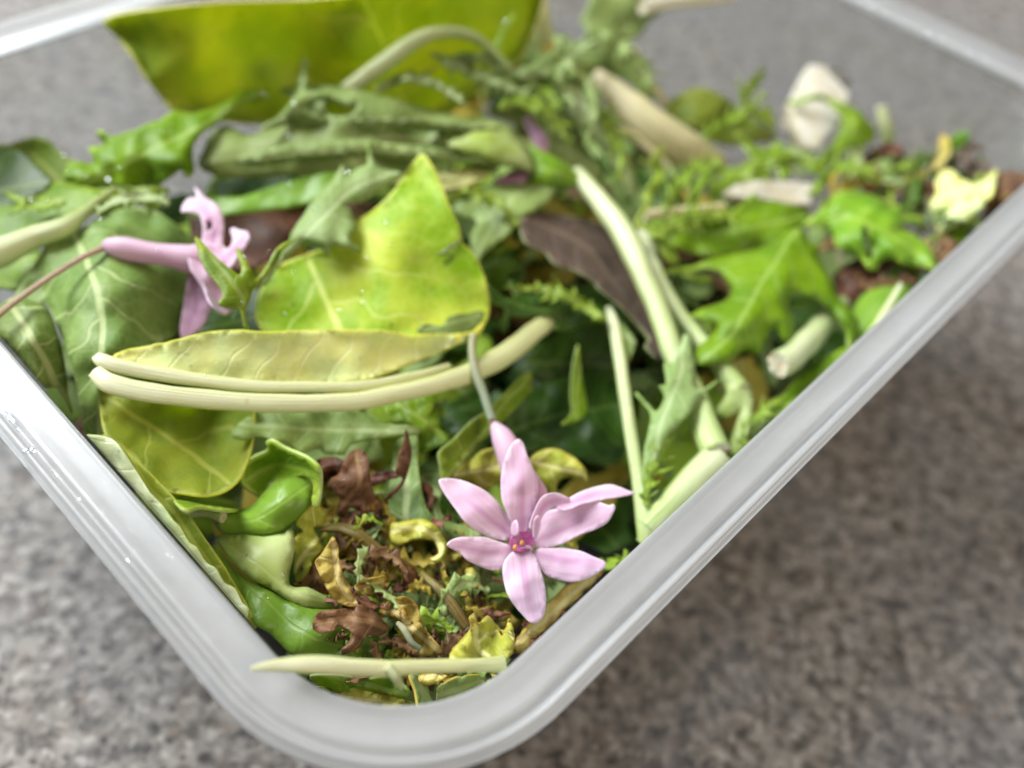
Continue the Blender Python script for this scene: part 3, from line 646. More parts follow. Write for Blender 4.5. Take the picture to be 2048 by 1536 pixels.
# --- plump small leaves of the near left
sc = thing('curled_succulent_leaf', 'plump glossy curled green leaf near the left rim', 'leaf')
leaf('blade', T('G', [(385, 565), (410, 520), (440, 490), (540, 492), (600, 470), (650, 410), (720, 350), (800, 310), (880, 292), (940, 305), (968, 350), (962, 420), (925, 485), (870, 545), (820, 595), (760, 625), (650, 645), (520, 645), (430, 635), (390, 605)]),
     [(*T('G', [p])[0], z) for p, z in (((400, 560), .1), ((500, 500), .1), ((500, 640), .12), ((560, 570), .30), ((720, 480), .55), ((880, 300), .48), ((960, 400), .46), ((820, 590), .35), ((640, 420), .32), ((820, 430), .58))], GLO, rib=T('G', [(400, 570), (620, 550), (930, 340)]), parent=sc, rip=(.05, 50.), edge=(-.06, 7.), th=.04)
leaf('folded_blade', T('G', [(540, 305), (560, 240), (620, 190), (690, 155), (676, 98), (720, 98), (780, 138), (880, 178), (940, 212), (985, 258), (992, 320), (985, 420), (965, 480), (945, 440), (955, 360), (930, 310), (880, 295), (800, 312), (720, 352), (650, 412), (600, 385), (550, 345)]),
     [(*T('G', [p])[0], z) for p, z in (((550, 300), .05), ((690, 110), .55), ((850, 170), .68), ((985, 270), .75), ((980, 440), .55), ((760, 330), .1), ((700, 220), .15), ((620, 380), .0))], BRT, rib=T('G', [(560, 320), (760, 220), (980, 290)]), parent=sc, rip=(.04, 60.), edge=(.1, 8.), th=.05)
ST('stalk', None, None, 'G', [(170, 560, .02, 26), (250, 520, .1, 26), (340, 510, .18, 28), (430, 530, .22, 44)], 'sgrn', parent=sc)
L('pale_succulent_leaf', 'pale shiny light green leaf curving below the plump curled leaf', 'leaf', 'G',
  [(385, 650), (500, 640), (650, 635), (760, 620), (830, 605), (848, 680), (842, 760), (822, 850), (815, 925), (850, 950), (920, 948), (990, 980), (1060, 1018), (1112, 1058), (1050, 1078), (960, 1074), (880, 1066), (800, 1020), (700, 958), (600, 905), (530, 855), (470, 795), (420, 722)],
  [(400, 660, .15), (650, 640, .3), (830, 620, .4), (600, 780, .42), (820, 850, .4), (600, 900, .35), (740, 800, .45), (850, 1000, .35), (1100, 1060, .2), (480, 790, .3)], PAL, rib=[(400, 660), (620, 800), (840, 980), (1100, 1060)], rip=(.03, 70.), edge=(-.1, 9.), th=.06)
L('glossy_leaf', 'glossy bright green rounded leaf at the near left corner', 'leaf', 'G',
  [(380, 700), (440, 780), (500, 850), (580, 910), (680, 960), (780, 1010), (880, 1060), (980, 1080), (1080, 1080), (1150, 1120), (1250, 1170), (1330, 1230), (1380, 1300), (1300, 1350), (1200, 1385), (1050, 1400), (900, 1380), (820, 1340), (760, 1280), (700, 1220), (620, 1170), (560, 1080), (480, 960), (400, 830)],
  [(400, 740, .1), (560, 960, .1), (700, 1100, .3), (900, 1200, .35), (1100, 1100, .15), (1300, 1250, .0), (1100, 1370, .1), (820, 1320, .2), (1050, 1240, .4)], GLO, rib=[(420, 760), (700, 1060), (1000, 1260), (1300, 1330)], rip=(.07, 60.), th=.05)
L('ragged_yellow_leaf', 'small ragged yellow green scrap beside the plump curled leaf', 'leaf', 'G', [(870, 520), (930, 470), (1000, 480), (1030, 550), (1010, 610), (960, 600), (1000, 680), (1020, 740), (960, 780), (930, 860), (870, 920), (840, 860), (860, 760), (850, 660), (900, 620), (850, 580)],
  [(870, 540, .35), (1010, 560, .1), (960, 720, .1), (860, 880, .05)], two('yfr', 'brt'), frill=2., rip=(.12, 30.))
L('green_scrap', 'green scrap under the cupped olive leaf', 'leaf', 'G', [(130, 420), (260, 410), (400, 420), (540, 480), (460, 500), (300, 480), (210, 500)], [(130, 420, -.1), (500, 480, -.2), (300, 450, -.05)], BRT)

# --- browned and dried leaves of the near corner
L('browned_leaf', 'curled reddish brown wilted leaf left of the open pink flower', 'leaf', 'G',
  [(1036, 365), (1060, 310), (1100, 292), (1130, 230), (1160, 170), (1210, 138), (1258, 160), (1282, 220), (1292, 320), (1312, 400), (1360, 438), (1420, 382), (1482, 318), (1448, 290), (1440, 250), (1458, 170), (1485, 110), (1498, 25), (1522, 90), (1532, 180), (1512, 270), (1480, 355), (1400, 435), (1340, 495), (1280, 515), (1230, 505), (1170, 485), (1135, 540), (1090, 525), (1098, 470), (1110, 420), (1070, 395)],
  [(1050, 350, .25), (1200, 150, .5), (1220, 320, .68), (1300, 450, .35), (1500, 60, .65), (1500, 270, .4), (1110, 510, .15)], BRN, rib=[(1110, 500), (1220, 350), (1210, 150)], rip=(.1, 22.), th=.014)
L('browned_leaf_scrap', 'dark brown crumpled scrap behind the wilted reddish leaf', 'leaf', 'G', [(940, 260), (1000, 190), (1080, 190), (1140, 220), (1120, 300), (1060, 330), (1000, 330), (950, 310)], [(950, 260, .0), (1120, 220, .1), (1060, 330, .05)], RED, th=.015, frill=3., rip=(.15, 25.))
L('browned_leaf_curl', 'thin brown curl crossing to the wilted leaf tip', 'leaf', 'G', [(1280, 300), (1330, 280), (1420, 265), (1450, 300), (1400, 320), (1320, 350), (1290, 340)], [(1280, 320, .15), (1440, 290, .3)], RED, rip=(.06, 20.))
dl = thing('dried_lobed_leaf', 'dried leaf with red brown hand-shaped lobes over the glossy leaf', 'leaf')
leaf('tan_lobe', T('G', [(1195, 1060), (1130, 1050), (1060, 1000), (1005, 905), (968, 805), (1000, 758), (1042, 690), (1070, 652), (1100, 700), (1112, 800), (1142, 900), (1182, 980), (1215, 1040)]),
     [(*T('G', [p])[0], z) for p, z in (((1200, 1050), .6), ((1050, 850), .78), ((1070, 660), .66), ((1120, 860), .6), ((980, 800), .6))], TAN, rib=T('G', [(1200, 1060), (1090, 880), (1070, 660)]), parent=dl, rip=(.09, 22.), th=.012, frill=1.)
leaf('red_lobe', T('G', [(950, 1180), (965, 1120), (1010, 1085), (1060, 1082), (1150, 1072), (1195, 1045), (1280, 1070), (1345, 1115), (1400, 1195), (1340, 1232), (1270, 1232), (1232, 1292), (1182, 1330), (1128, 1344), (1120, 1310), (1165, 1270), (1185, 1225), (1160, 1195), (1100, 1180), (1070, 1202), (1000, 1218), (960, 1205)]),
     [(*T('G', [p])[0], z) for p, z in (((960, 1170), .66), ((1150, 1100), .66), ((1210, 1050), .6), ((1380, 1190), .4), ((1140, 1340), .64), ((1250, 1180), .74))], BRN, rib=T('G', [(1360, 1190), (1150, 1130), (960, 1160)]), parent=dl, rip=(.09, 22.), th=.012, frill=1.)
L('dried_tan_leaf', 'crumpled tan leaf with white vein above the bottom stalk', 'leaf', 'G', [(1340, 1090), (1420, 1018), (1500, 1008), (1562, 1060), (1600, 1180), (1662, 1262), (1725, 1335), (1640, 1352), (1560, 1340), (1540, 1290), (1500, 1230), (1460, 1150), (1400, 1125)], [(1350, 1090, .2), (1520, 1030, .45), (1600, 1200, .5), (1700, 1330, .3), (1480, 1180, .25)], TAN, rib=[(1400, 1060), (1540, 1180), (1700, 1340)], rip=(.14, 24.), th=.014)
ST('pale_green_twig', 'short whitish green twig on the crumpled tan leaf', 'stem', 'G', [(1450, 1160, .42, 14), (1490, 1200, .5, 22), (1530, 1270, .5, 18), (1580, 1310, .45, 16)], 'sgry')
L('yellow_frilled_leaf', 'yellow frilled leaf with curled tip left of the flower', 'leaf', 'G', [(1408, 575), (1480, 562), (1600, 548), (1680, 590), (1722, 650), (1742, 720), (1722, 790), (1672, 805), (1636, 782), (1682, 750), (1662, 690), (1600, 668), (1520, 678), (1450, 712), (1408, 690)], [(1420, 600, .35), (1600, 560, .5), (1730, 720, .45), (1650, 790, .55), (1440, 700, .25)], YFR, rib=[(1410, 620), (1600, 600), (1710, 720), (1640, 790)], frill=1.5, rip=(.06, 25.), edge=(-.08, 6.))
ST('dried_twig', 'dark dried frilly stem between the brown leaf and flower', 'stem', 'G', [(990, 610, .12, 14), (1120, 600, .22, 26), (1220, 640, .28, 36), (1320, 720, .26, 30), (1430, 790, .2, 26), (1540, 840, .1, 18)], 'sdry', wob=.5)
ST('olive_twig', 'olive dried stem slanting below the pink flower', 'stem', 'G', [(1590, 870, .1, 22), (1690, 960, .25, 32), (1780, 1070, .3, 34), (1860, 1190, .3, 26)], 'sdry', wob=.3)
L('beige_curl', 'beige curled leaf ring under the left petal', 'leaf', 'G', [(1700, 770), (1760, 755), (1830, 765), (1800, 790), (1740, 810), (1730, 870), (1790, 930), (1850, 910), (1840, 850), (1880, 830), (1925, 880), (1925, 930), (1880, 960), (1840, 1000), (1760, 980), (1710, 900)], [(1700, 780, .3), (1820, 770, .35), (1900, 900, .4), (1760, 960, .3)], two('yfr', 'tan'), frill=2., rip=(.08, 18.))
L('tan_crumb', 'small round tan dried crumb in the near corner heap', 'leaf', 'G', [(1190, 950), (1230, 905), (1300, 895), (1370, 880), (1380, 920), (1330, 990), (1260, 1005), (1200, 990)], [(1200, 960, .1), (1300, 910, .3), (1340, 980, .15)], TAN, th=.015, frill=2., rip=(.1, 22.))
L('red_crumb', 'small dark red leaf tip at the end of the dark twig', 'leaf', 'G', [(1480, 840), (1540, 830), (1570, 880), (1555, 930), (1500, 910)], [(1490, 850, .25), (1560, 920, .15)], RED, rip=(.08, 20.))
L('red_scrap', 'dark red scrap beside the beige curled ring', 'leaf', 'G', [(1870, 950), (1930, 935), (1975, 950), (1940, 985), (1890, 1000)], [(1870, 960, .25), (1970, 950, .2)], RED, th=.015, frill=2., rip=(.1, 15.))
bs = thing('bottom_stalk', 'pale yellow stalk lying across the near corner of the container', 'stalk')
ST('stem', None, None, 'K', [(262, 478, 7.16, 12), (320, 470, 7.14, 22), (400, 462, 7.1, 30), (520, 458, 7.05, 42), (640, 462, 6.98, 46), (800, 474, 6.88, 44), (960, 480, 6.75, 42), (1100, 470, 6.62, 36), (1350, 462, 6.4, 36), (1480, 458, 6.25, 38), (1560, 455, 6.15, 42)], 'syel', parent=bs, flat=.5, n=28, ridges=0., wob=.12, absz=True)
ST('side_shoot', None, None, 'K', [(960, 470, 6.8, 26), (1000, 520, 6.75, 26), (1020, 560, 6.65, 22), (1030, 585, 6.5, 12)], 'sgrn', parent=bs, absz=True)
leaf('frilled_blade', T('K', [(1270, 430), (1330, 330), (1400, 262), (1380, 215), (1410, 190), (1425, 250), (1470, 210), (1510, 240), (1540, 310), (1560, 280), (1575, 225), (1600, 250), (1612, 330), (1600, 400), (1560, 440), (1500, 445), (1400, 445)]),
     [(*T('K', [p])[0], z) for p, z in (((1280, 430), 1.5), ((1400, 260), 1.3), ((1480, 330), 1.0), ((1600, 300), 1.1), ((1560, 440), 1.35))], YFR, rib=T('K', [(1550, 450), (1420, 380), (1400, 200)]), parent=bs, frill=2.5, rip=(.12, 25.), edge=(-.1, 8.))
L('corner_leaf', 'green leaf with white rib under the bottom stalk', 'leaf', 'K', [(560, 520), (700, 515), (850, 535), (960, 515), (1030, 560), (1075, 605), (1050, 632), (950, 605), (830, 590), (760, 605), (680, 598), (600, 565)], [(570, 530, .3), (850, 540, .3), (1070, 610, .35), (700, 590, .1)], MIZ, rib=[(640, 520), (860, 560), (1070, 615)], rip=(.08, 40.))
L('corner_leaf_piece', 'yellow frilled leaf at the inside of the near corner', 'leaf', 'K', [(690, 600), (760, 590), (850, 590), (950, 610), (1060, 640), (1110, 690), (1000, 740), (800, 720), (700, 660)], [(700, 600, .05), (900, 600, .1), (1100, 690, .1)], two('yfr', 'brt'), frill=2.5, rip=(.12, 30.))
L('corner_pale_strip', 'pale green upright strip below the bottom stalk', 'leaf', 'K', [(1075, 505), (1130, 515), (1180, 600), (1200, 700), (1130, 710), (1105, 590)], [(1080, 510, .45), (1190, 690, .2), (1120, 600, .4)], two('mizp', 'yfr'))
L('corner_green_scrap', 'light green scrap right of the pale strip at the corner', 'leaf', 'K', [(1210, 580), (1290, 540), (1370, 515), (1470, 520), (1440, 570), (1400, 640), (1300, 690), (1220, 690)], [(1220, 590, .15), (1440, 530, .2), (1300, 680, .0)], two('olg', 'yfr'), frill=2., rip=(.1, 35.))
L('corner_tan_scrap', 'curled beige brown scrap just under the bottom stalk', 'leaf', 'K', [(1120, 515), (1190, 505), (1265, 512), (1230, 545), (1160, 575), (1130, 550)], [(1120, 520, .42), (1260, 512, .5), (1150, 570, .4)], TAN, th=.015, frill=2., rip=(.1, 18.))
L('corner_red_scrap', 'brown scrap under the lowest pink petal', 'leaf', 'K', [(1400, 160), (1470, 175), (1540, 180), (1590, 195), (1540, 215), (1460, 215), (1410, 200)], [(1400, 165, .2), (1590, 195, .3)], RED, th=.015, frill=3., rip=(.12, 16.))
L('rim_frilled_leaf', 'brownish frilled leaf squeezed against the right rim near the flower', 'leaf', 'K', [(1600, 370), (1650, 290), (1750, 170), (1850, 80), (2000, -30), (2060, -20), (2000, 60), (1850, 190), (1750, 290), (1690, 350), (1650, 400)], [(1610, 370, .3), (1850, 120, .3), (2040, -20, .25)], two('tan', 'brn'), frill=4., rip=(.15, 25.))

# --- leaves of the middle
L('sage_leaf_shard', 'pale sage green torn leaf under the yellow stalk', 'leaf', 'P', [(462, 868), (480, 845), (520, 820), (560, 812), (640, 812), (720, 822), (760, 845), (835, 852), (836, 868), (760, 874), (705, 886), (690, 905), (650, 908), (640, 897), (600, 902), (580, 886), (550, 880), (520, 872), (490, 880)],
  [(465, 868, .35), (560, 820, .1), (700, 830, .15), (830, 860, .35), (640, 900, .05), (560, 870, .3)], OLG, rib=[(830, 860), (680, 860), (500, 850)], frill=1.5, rip=(.1, 50.))
L('sage_leaf_shard', 'sage green crumpled leaf piece left of the flower stalk', 'leaf', 'E', [(335, 1000), (420, 970), (520, 985), (600, 985), (665, 975), (625, 1080), (605, 1140), (645, 1185), (705, 1215), (725, 1268), (640, 1305), (555, 1335), (535, 1262), (548, 1195), (480, 1165), (420, 1155), (360, 1095)],
  [(340, 1000, .0), (660, 980, .2), (560, 1080, .25), (720, 1260, .15), (550, 1320, .0)], two('miz', 'olg'), rib=[(360, 1010), (560, 1120), (700, 1260)], rip=(.1, 35.))
L('cut_leaf_strip', 'smooth light green strip behind the wilted brown leaf', 'leaf', 'G', [(1405, 540), (1395, 400), (1415, 250), (1432, 110), (1500, 60), (1562, 40), (1562, 180), (1582, 350), (1615, 480), (1665, 560), (1560, 575), (1480, 580)], [(1420, 300, .0), (1560, 60, .15), (1500, 300, .12), (1640, 550, .15), (1420, 540, .05)], two('spi', 'miz'), rib=[(1500, 560), (1500, 60)], rip=(.05, 60.))
L('cut_leaf_strip', 'green leaf strip running up right from beside the flower', 'leaf', 'E', [(690, 1500), (675, 1400), (668, 1330), (760, 1250), (860, 1150), (960, 1080), (1060, 980), (1150, 890), (1205, 858), (1205, 950), (1140, 1045), (1060, 1125), (960, 1225), (880, 1310), (800, 1390), (740, 1470)], [(690, 1480, .3), (900, 1180, .25), (1200, 870, .05), (900, 1280, .2)], MIZ, rib=[(700, 1490), (900, 1230), (1190, 880)], rip=(.05, 60.), edge=(.06, 10.))
L('cut_leaf_strip', 'green leaf passing under the left petals of the flower', 'leaf', 'G', [(1570, 250), (1680, 180), (1720, 330), (1690, 480), (1760, 570), (1850, 590), (1950, 650), (1850, 700), (1740, 690), (1650, 560), (1590, 440)], [(1600, 260, -.1), (1700, 200, -.1), (1740, 600, .1), (1930, 650, .05)], two('spi', 'dark'), rip=(.07, 50.))
L('yellowed_lobe', 'yellow olive lobe behind the flower tube, left side', 'leaf', 'H', [(455, 300), (530, 205), (620, 150), (710, 130), (790, 170), (800, 280), (720, 340), (650, 380), (600, 370), (565, 340), (500, 330)], [(470, 300, .1), (620, 160, .32), (760, 200, .2), (640, 370, .0)], YFR, th=.015, frill=1.5, rip=(.08, 40.), edge=(-.08, 8.))
L('yellowed_lobe', 'yellow green hooked lobe behind the top petal, right side', 'leaf', 'H', [(900, 200), (1000, 138), (1100, 148), (1200, 215), (1245, 290), (1238, 340), (1190, 312), (1110, 308), (1065, 350), (1062, 410), (1000, 400), (940, 320)], [(920, 200, .2), (1100, 150, .35), (1240, 320, .25), (1050, 390, .05)], YFR, th=.015, frill=1.5, rip=(.06, 40.), edge=(-.1, 8.))
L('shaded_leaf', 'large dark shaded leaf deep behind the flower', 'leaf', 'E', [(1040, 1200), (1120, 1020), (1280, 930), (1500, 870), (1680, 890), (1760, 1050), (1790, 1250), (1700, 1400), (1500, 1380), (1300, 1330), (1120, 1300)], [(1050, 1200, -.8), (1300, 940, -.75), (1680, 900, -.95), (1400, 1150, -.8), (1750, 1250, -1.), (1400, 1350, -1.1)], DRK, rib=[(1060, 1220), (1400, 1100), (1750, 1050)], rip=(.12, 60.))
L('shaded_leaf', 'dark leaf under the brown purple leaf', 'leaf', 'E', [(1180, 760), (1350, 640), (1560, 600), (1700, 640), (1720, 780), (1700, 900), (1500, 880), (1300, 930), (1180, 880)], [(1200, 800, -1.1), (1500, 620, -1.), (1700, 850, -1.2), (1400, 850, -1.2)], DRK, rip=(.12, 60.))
L('pointed_shoot', 'small pointed dark green shoot in the shaded gap', 'leaf', 'E', [(1484, 698), (1492, 760), (1504, 900), (1535, 1060), (1500, 1135), (1380, 1170), (1445, 1100), (1438, 1000), (1450, 850), (1468, 740)], [(1484, 700, .1), (1500, 950, -.15), (1400, 1160, -.3)], MIZ, rib=[(1470, 1120), (1484, 700)])
L('purple_brown_leaf', 'brown purple leaf underside with pale edge right of centre', 'leaf', 'P', [(1042, 438), (1045, 477), (1060, 492), (1091, 506), (1111, 530), (1146, 540), (1183, 560), (1197, 578), (1224, 599), (1251, 623), (1275, 650), (1298, 678), (1290, 693), (1318, 720), (1335, 700), (1300, 620), (1280, 560), (1255, 500), (1210, 450), (1150, 435), (1090, 425)],
  [(1045, 450, .5), (1110, 525, .6), (1200, 580, .55), (1290, 685, .35), (1150, 450, .25), (1260, 540, .15)], PUR, rib=[(1060, 440), (1180, 500), (1310, 690)], rip=(.05, 60.), edge=(.05, 7.))
L('dark_mizuna_leaf', 'dark green toothed leaf reaching left under the purple brown leaf', 'leaf', 'E',
  [(940, 330), (1040, 420), (1110, 425), (1075, 330), (1100, 320), (1150, 350), (1220, 410), (1260, 330), (1290, 350), (1300, 430), (1400, 450), (1380, 360), (1420, 370), (1500, 440), (1600, 440), (1700, 500), (1720, 580), (1640, 565), (1530, 565), (1450, 605), (1370, 615), (1335, 600), (1380, 555), (1300, 533), (1180, 533), (1085, 535), (1072, 600), (1050, 635), (1032, 590), (1060, 512), (1045, 472), (980, 452), (960, 400)],
  [(950, 350, .15), (1100, 480, .12), (1300, 480, .18), (1700, 530, .3), (1050, 620, .0), (1370, 600, .0), (1280, 350, -.05)], two('dark', 'miz'), rib=[(1710, 540), (1400, 495), (1150, 480), (950, 350)], frill=1.5, rip=(.06, 40.))
L('dark_mizuna_leaf', 'small dark green toothed tip right of the yellow leaf edge', 'leaf', 'E', [(910, 250), (970, 195), (1070, 150), (1190, 115), (1160, 155), (1090, 190), (1110, 210), (1010, 235), (960, 300), (930, 290)], [(920, 250, .1), (1180, 120, .2)], two('dark', 'miz'), frill=1.5)
L('light_mizuna_leaf', 'light green leaf fold between the yellow leaf and purple leaf', 'leaf', 'B', [(720, 1190), (760, 1100), (900, 1090), (1050, 1075), (1250, 1075), (1360, 1085), (1340, 1130), (1280, 1200), (1130, 1280), (1080, 1360), (1000, 1420), (920, 1500), (890, 1560), (860, 1480), (850, 1380), (890, 1290), (800, 1260)],
  [(740, 1180, .25), (1000, 1080, .4), (1350, 1090, .5), (1080, 1250, .55), (900, 1500, .3), (880, 1300, .3)], two('olg', 'miz'), rib=[(1350, 1090), (1100, 1150), (880, 1500)], rip=(.07, 50.))

# --- long folded leaf across the back
ll = thing('long_folded_leaf', 'long grey green folded leaf with white base lying across the back', 'leaf')
leaf('blade', T('P', [(395, 330), (408, 295), (420, 268), (450, 250), (480, 262), (500, 272), (530, 258), (560, 240), (590, 215), (575, 188), (560, 178), (600, 172), (650, 170), (720, 180), (780, 195), (850, 216), (920, 232), (990, 240), (1026, 255), (1052, 290), (1068, 322), (1064, 342), (1040, 338), (980, 328), (920, 324), (880, 342), (800, 352), (700, 352), (600, 352), (500, 356), (430, 352)]),
     [(400, 320, .4), (450, 255, .62), (560, 250, .7), (650, 172, 1.0), (800, 200, 1.0), (800, 275, .72), (800, 345, .35), (950, 235, .9), (960, 285, 1.0), (1060, 325, .75), (600, 345, .3), (600, 290, .6), (900, 325, .7), (720, 240, 1.15), (720, 270, .7), (720, 300, .85), (860, 262, .75)], OLG, rib=[(420, 320), (600, 290), (800, 275), (1060, 310)], parent=ll, rip=(.06, 60.), edge=(-.08, 14.), holes=[[(650, 205), (680, 195), (708, 200), (714, 215), (700, 230), (670, 232), (650, 222)]])
leaf('lower_fold', T('P', [(470, 318), (540, 296), (620, 284), (700, 280), (800, 288), (890, 298), (905, 316), (880, 330), (800, 322), (700, 314), (600, 322), (520, 334)]),
     [(470, 318, .6), (620, 286, .9), (800, 290, .95), (900, 305, .95), (800, 322, .7), (600, 320, .65)], two('olg', 'mizp'), rib=[(480, 322), (700, 298), (900, 308)], parent=ll, rip=(.04, 50.), edge=(-.1, 8.))
leaf('upper_fold', T('P', [(560, 236), (600, 216), (660, 238), (740, 236), (830, 238), (920, 246), (1000, 258), (960, 268), (880, 266), (780, 262), (680, 262), (600, 262)]),
     [(560, 240, .85), (740, 238, 1.15), (980, 258, 1.1), (780, 260, .9)], MIZP, rib=[(570, 245), (780, 250), (990, 260)], parent=ll, rip=(.04, 50.), edge=(-.1, 8.))
leaf('white_base', T('B', [(715, 830), (800, 790), (900, 760), (980, 720), (1060, 760), (1130, 830), (1190, 900), (1215, 960), (1210, 1000), (1150, 985), (1050, 960), (920, 925), (800, 890), (725, 865)]),
     [(*T('B', [p])[0], z) for p, z in (((730, 840), .95), ((950, 800), 1.15), ((1200, 980), .85), ((980, 730), 1.0), ((900, 920), .85))], [M['palg'], M['mizp']], rib=T('B', [(720, 850), (950, 850), (1210, 970)]), parent=ll, rip=(.03, 60.), edge=(-.06, 8.))
leaf('green_base', T('B', [(1190, 850), (1300, 895), (1400, 955), (1500, 1025), (1560, 1070), (1450, 1095), (1300, 1085), (1195, 1075), (1215, 980)]),
     [(*T('B', [p])[0], z) for p, z in (((1200, 870), .75), ((1540, 1070), .55), ((1210, 1060), .5), ((1350, 1000), .75))], BRT, rib=T('B', [(1200, 960), (1560, 1070)]), parent=ll, rip=(.02, 60.), edge=(-.06, 8.))
L('curled_mizuna_lobe', 'pale curled lobe edge on top of the long folded leaf', 'leaf', 'A', [(1520, 755), (1560, 715), (1620, 690), (1680, 620), (1720, 560), (1800, 530), (1950, 540), (2048, 560), (2100, 600), (2048, 640), (1960, 600), (1860, 590), (1780, 640), (1740, 700), (1650, 740)], [(1530, 750, .9), (1700, 600, 1.2), (2048, 600, 1.15), (1760, 680, 1.0)], MIZP, frill=1.5, rip=(.05, 40.), edge=(-.08, 7.))
L('shiny_dark_leaf', 'dark shiny leaf with pale rib in the gap under the long folded leaf', 'leaf', 'P', [(360, 400), (420, 392), (480, 394), (560, 368), (650, 345), (720, 345), (705, 372), (650, 400), (560, 416), (460, 428), (390, 435)], [(370, 410, .1), (560, 375, .3), (700, 355, .45), (560, 412, .2)], GLO, rib=[(380, 420), (560, 392), (690, 368)], rip=(.04, 60.))
L('tan_inner_leaf', 'pale tan leaf base showing behind the tip of the yellow leaf', 'leaf', 'B', [(240, 1010), (400, 1010), (560, 1020), (750, 1000), (950, 930), (1040, 950), (960, 1020), (850, 1080), (700, 1110), (500, 1080), (300, 1060)], [(260, 1020, .3), (700, 1050, .42), (1030, 950, .5)], two('yelU', 'tan'), rip=(.04, 60.))
L('blue_green_mizuna_leaf', 'blue green toothed leaf leaning on the tip of the yellow leaf', 'leaf', 'P',
  [(512, 575), (530, 545), (575, 490), (581, 468), (608, 427), (632, 393), (656, 369), (676, 345), (684, 330), (698, 345), (715, 335), (735, 326), (736, 290), (745, 280), (749, 325), (775, 340), (805, 348), (766, 381), (720, 404), (690, 407), (705, 425), (713, 454), (700, 478), (722, 501), (690, 494), (665, 492), (655, 513), (640, 495), (615, 490), (590, 500), (565, 525), (535, 565)],
  [(515, 570, .35), (600, 450, 1.0), (680, 350, 1.25), (745, 290, 1.4), (790, 350, 1.2), (710, 450, 1.1), (715, 498, 1.05), (600, 495, .9)], MIZP, rib=[(520, 565), (610, 470), (700, 380), (780, 350)], frill=1.5, rip=(.06, 40.), edge=(-.08, 9.))
L('bright_green_leaflet', 'small bright green forked leaflet in front of the sideways flower', 'leaf', 'D',
  [(1138, 72), (1170, 85), (1230, 150), (1290, 210), (1340, 250), (1400, 292), (1412, 250), (1392, 190), (1378, 135), (1402, 142), (1442, 200), (1482, 280), (1500, 312), (1560, 240), (1600, 160), (1650, 110), (1722, 82), (1702, 104), (1652, 152), (1632, 202), (1572, 282), (1522, 342), (1482, 382), (1462, 442), (1437, 500), (1442, 570), (1462, 606), (1430, 602), (1418, 550), (1400, 492), (1332, 482), (1278, 460), (1290, 430), (1305, 420), (1290, 370), (1235, 300), (1190, 240), (1160, 160)],
  [(1140, 75, 1.45), (1330, 300, 1.4), (1390, 150, 1.5), (1440, 400, 1.3), (1450, 600, 1.1), (1710, 90, 1.35), (1300, 450, 1.35)], MIZ, rib=[(1450, 600), (1400, 400), (1150, 80)], rip=(.03, 40.))
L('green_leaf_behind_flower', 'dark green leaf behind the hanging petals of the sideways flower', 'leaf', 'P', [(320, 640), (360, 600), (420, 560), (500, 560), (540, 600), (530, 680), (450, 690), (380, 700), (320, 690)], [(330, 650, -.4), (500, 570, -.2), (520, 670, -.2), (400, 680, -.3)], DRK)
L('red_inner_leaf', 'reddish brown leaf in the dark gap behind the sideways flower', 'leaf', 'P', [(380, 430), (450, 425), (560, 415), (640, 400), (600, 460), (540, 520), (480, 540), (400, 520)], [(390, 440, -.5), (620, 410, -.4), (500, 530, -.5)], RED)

# --- back stems and frills
bsm = thing('arched_mizuna_stem', 'pale arched stem ending in blue green frills at the back', 'leaf')
ST('stem', None, None, 'B', [(120, 530, .9, 46), (350, 365, 1.45, 48), (500, 255, 1.75, 46), (620, 200, 1.9, 38), (760, 185, 1.9, 34), (880, 220, 1.8, 30), (980, 300, 1.6, 24), (1080, 400, 1.4, 18)], 'sgrn', parent=bsm, flat=.8)
leaf('frilled_blade', T('B', [(620, 310), (720, 325), (800, 310), (900, 300), (1000, 320), (1040, 375), (1100, 400), (1200, 380), (1300, 320), (1380, 260), (1425, 185), (1405, 280), (1352, 345), (1290, 392), (1400, 430), (1460, 480), (1540, 560), (1580, 650), (1560, 700), (1480, 640), (1400, 560), (1330, 500), (1250, 520), (1310, 600), (1365, 705), (1280, 645), (1180, 575), (1050, 512), (930, 462), (800, 412), (700, 372)]),
     [(*T('B', [p])[0], z) for p, z in (((630, 315), 1.3), ((900, 310), 1.6), ((1050, 500), .9), ((1300, 330), 1.5), ((1420, 200), 1.7), ((1570, 680), .8), ((1350, 690), .7), ((1150, 450), 1.25))], MIZP, rib=T('B', [(620, 320), (950, 380), (1200, 440), (1570, 680)]), parent=bsm, frill=3., rip=(.15, 40.), edge=(-.06, 10.), holes=[T('B', [(850, 380), (930, 370), (1010, 400), (1000, 440), (920, 430)])])
leaf('spike', T('B', [(985, 260), (1000, 220), (1050, 130), (1112, 65), (1092, 130), (1042, 210), (1030, 290), (1000, 300)]), [(*T('B', [p])[0], z) for p, z in (((1000, 290), 1.55), ((1110, 70), 1.95))], BRT, parent=bsm)
ST('mizuna_stem_piece', 'pale stem with white sheen slanting down at the back centre', 'stem', 'B', [(1330, 440, .95, 40), (1410, 530, .95, 62), (1490, 630, .9, 66), (1600, 760, .8, 62), (1700, 900, .6, 56), (1770, 1050, .4, 48), (1800, 1150, .2, 40)], 'sgrn', flat=.75)
ST('mizuna_stem_piece', 'blurred pale stem standing upright at the top edge', 'stem', 'B', [(1250, -90, 1.7, 48), (1262, 60, 1.3, 50), (1275, 160, 1.0, 50), (1290, 260, .7, 44)], 'spale')
ST('celery_piece', 'thick tan stem slanting toward the right at the back', 'stem', 'B', [(1580, 440, .75, 44), (1680, 530, .75, 70), (1790, 640, .72, 95), (1900, 740, .66, 110), (2060, 850, .55, 112), (2240, 930, .4, 76), (2320, 960, .25, 50)], 'stan', flat=.7)
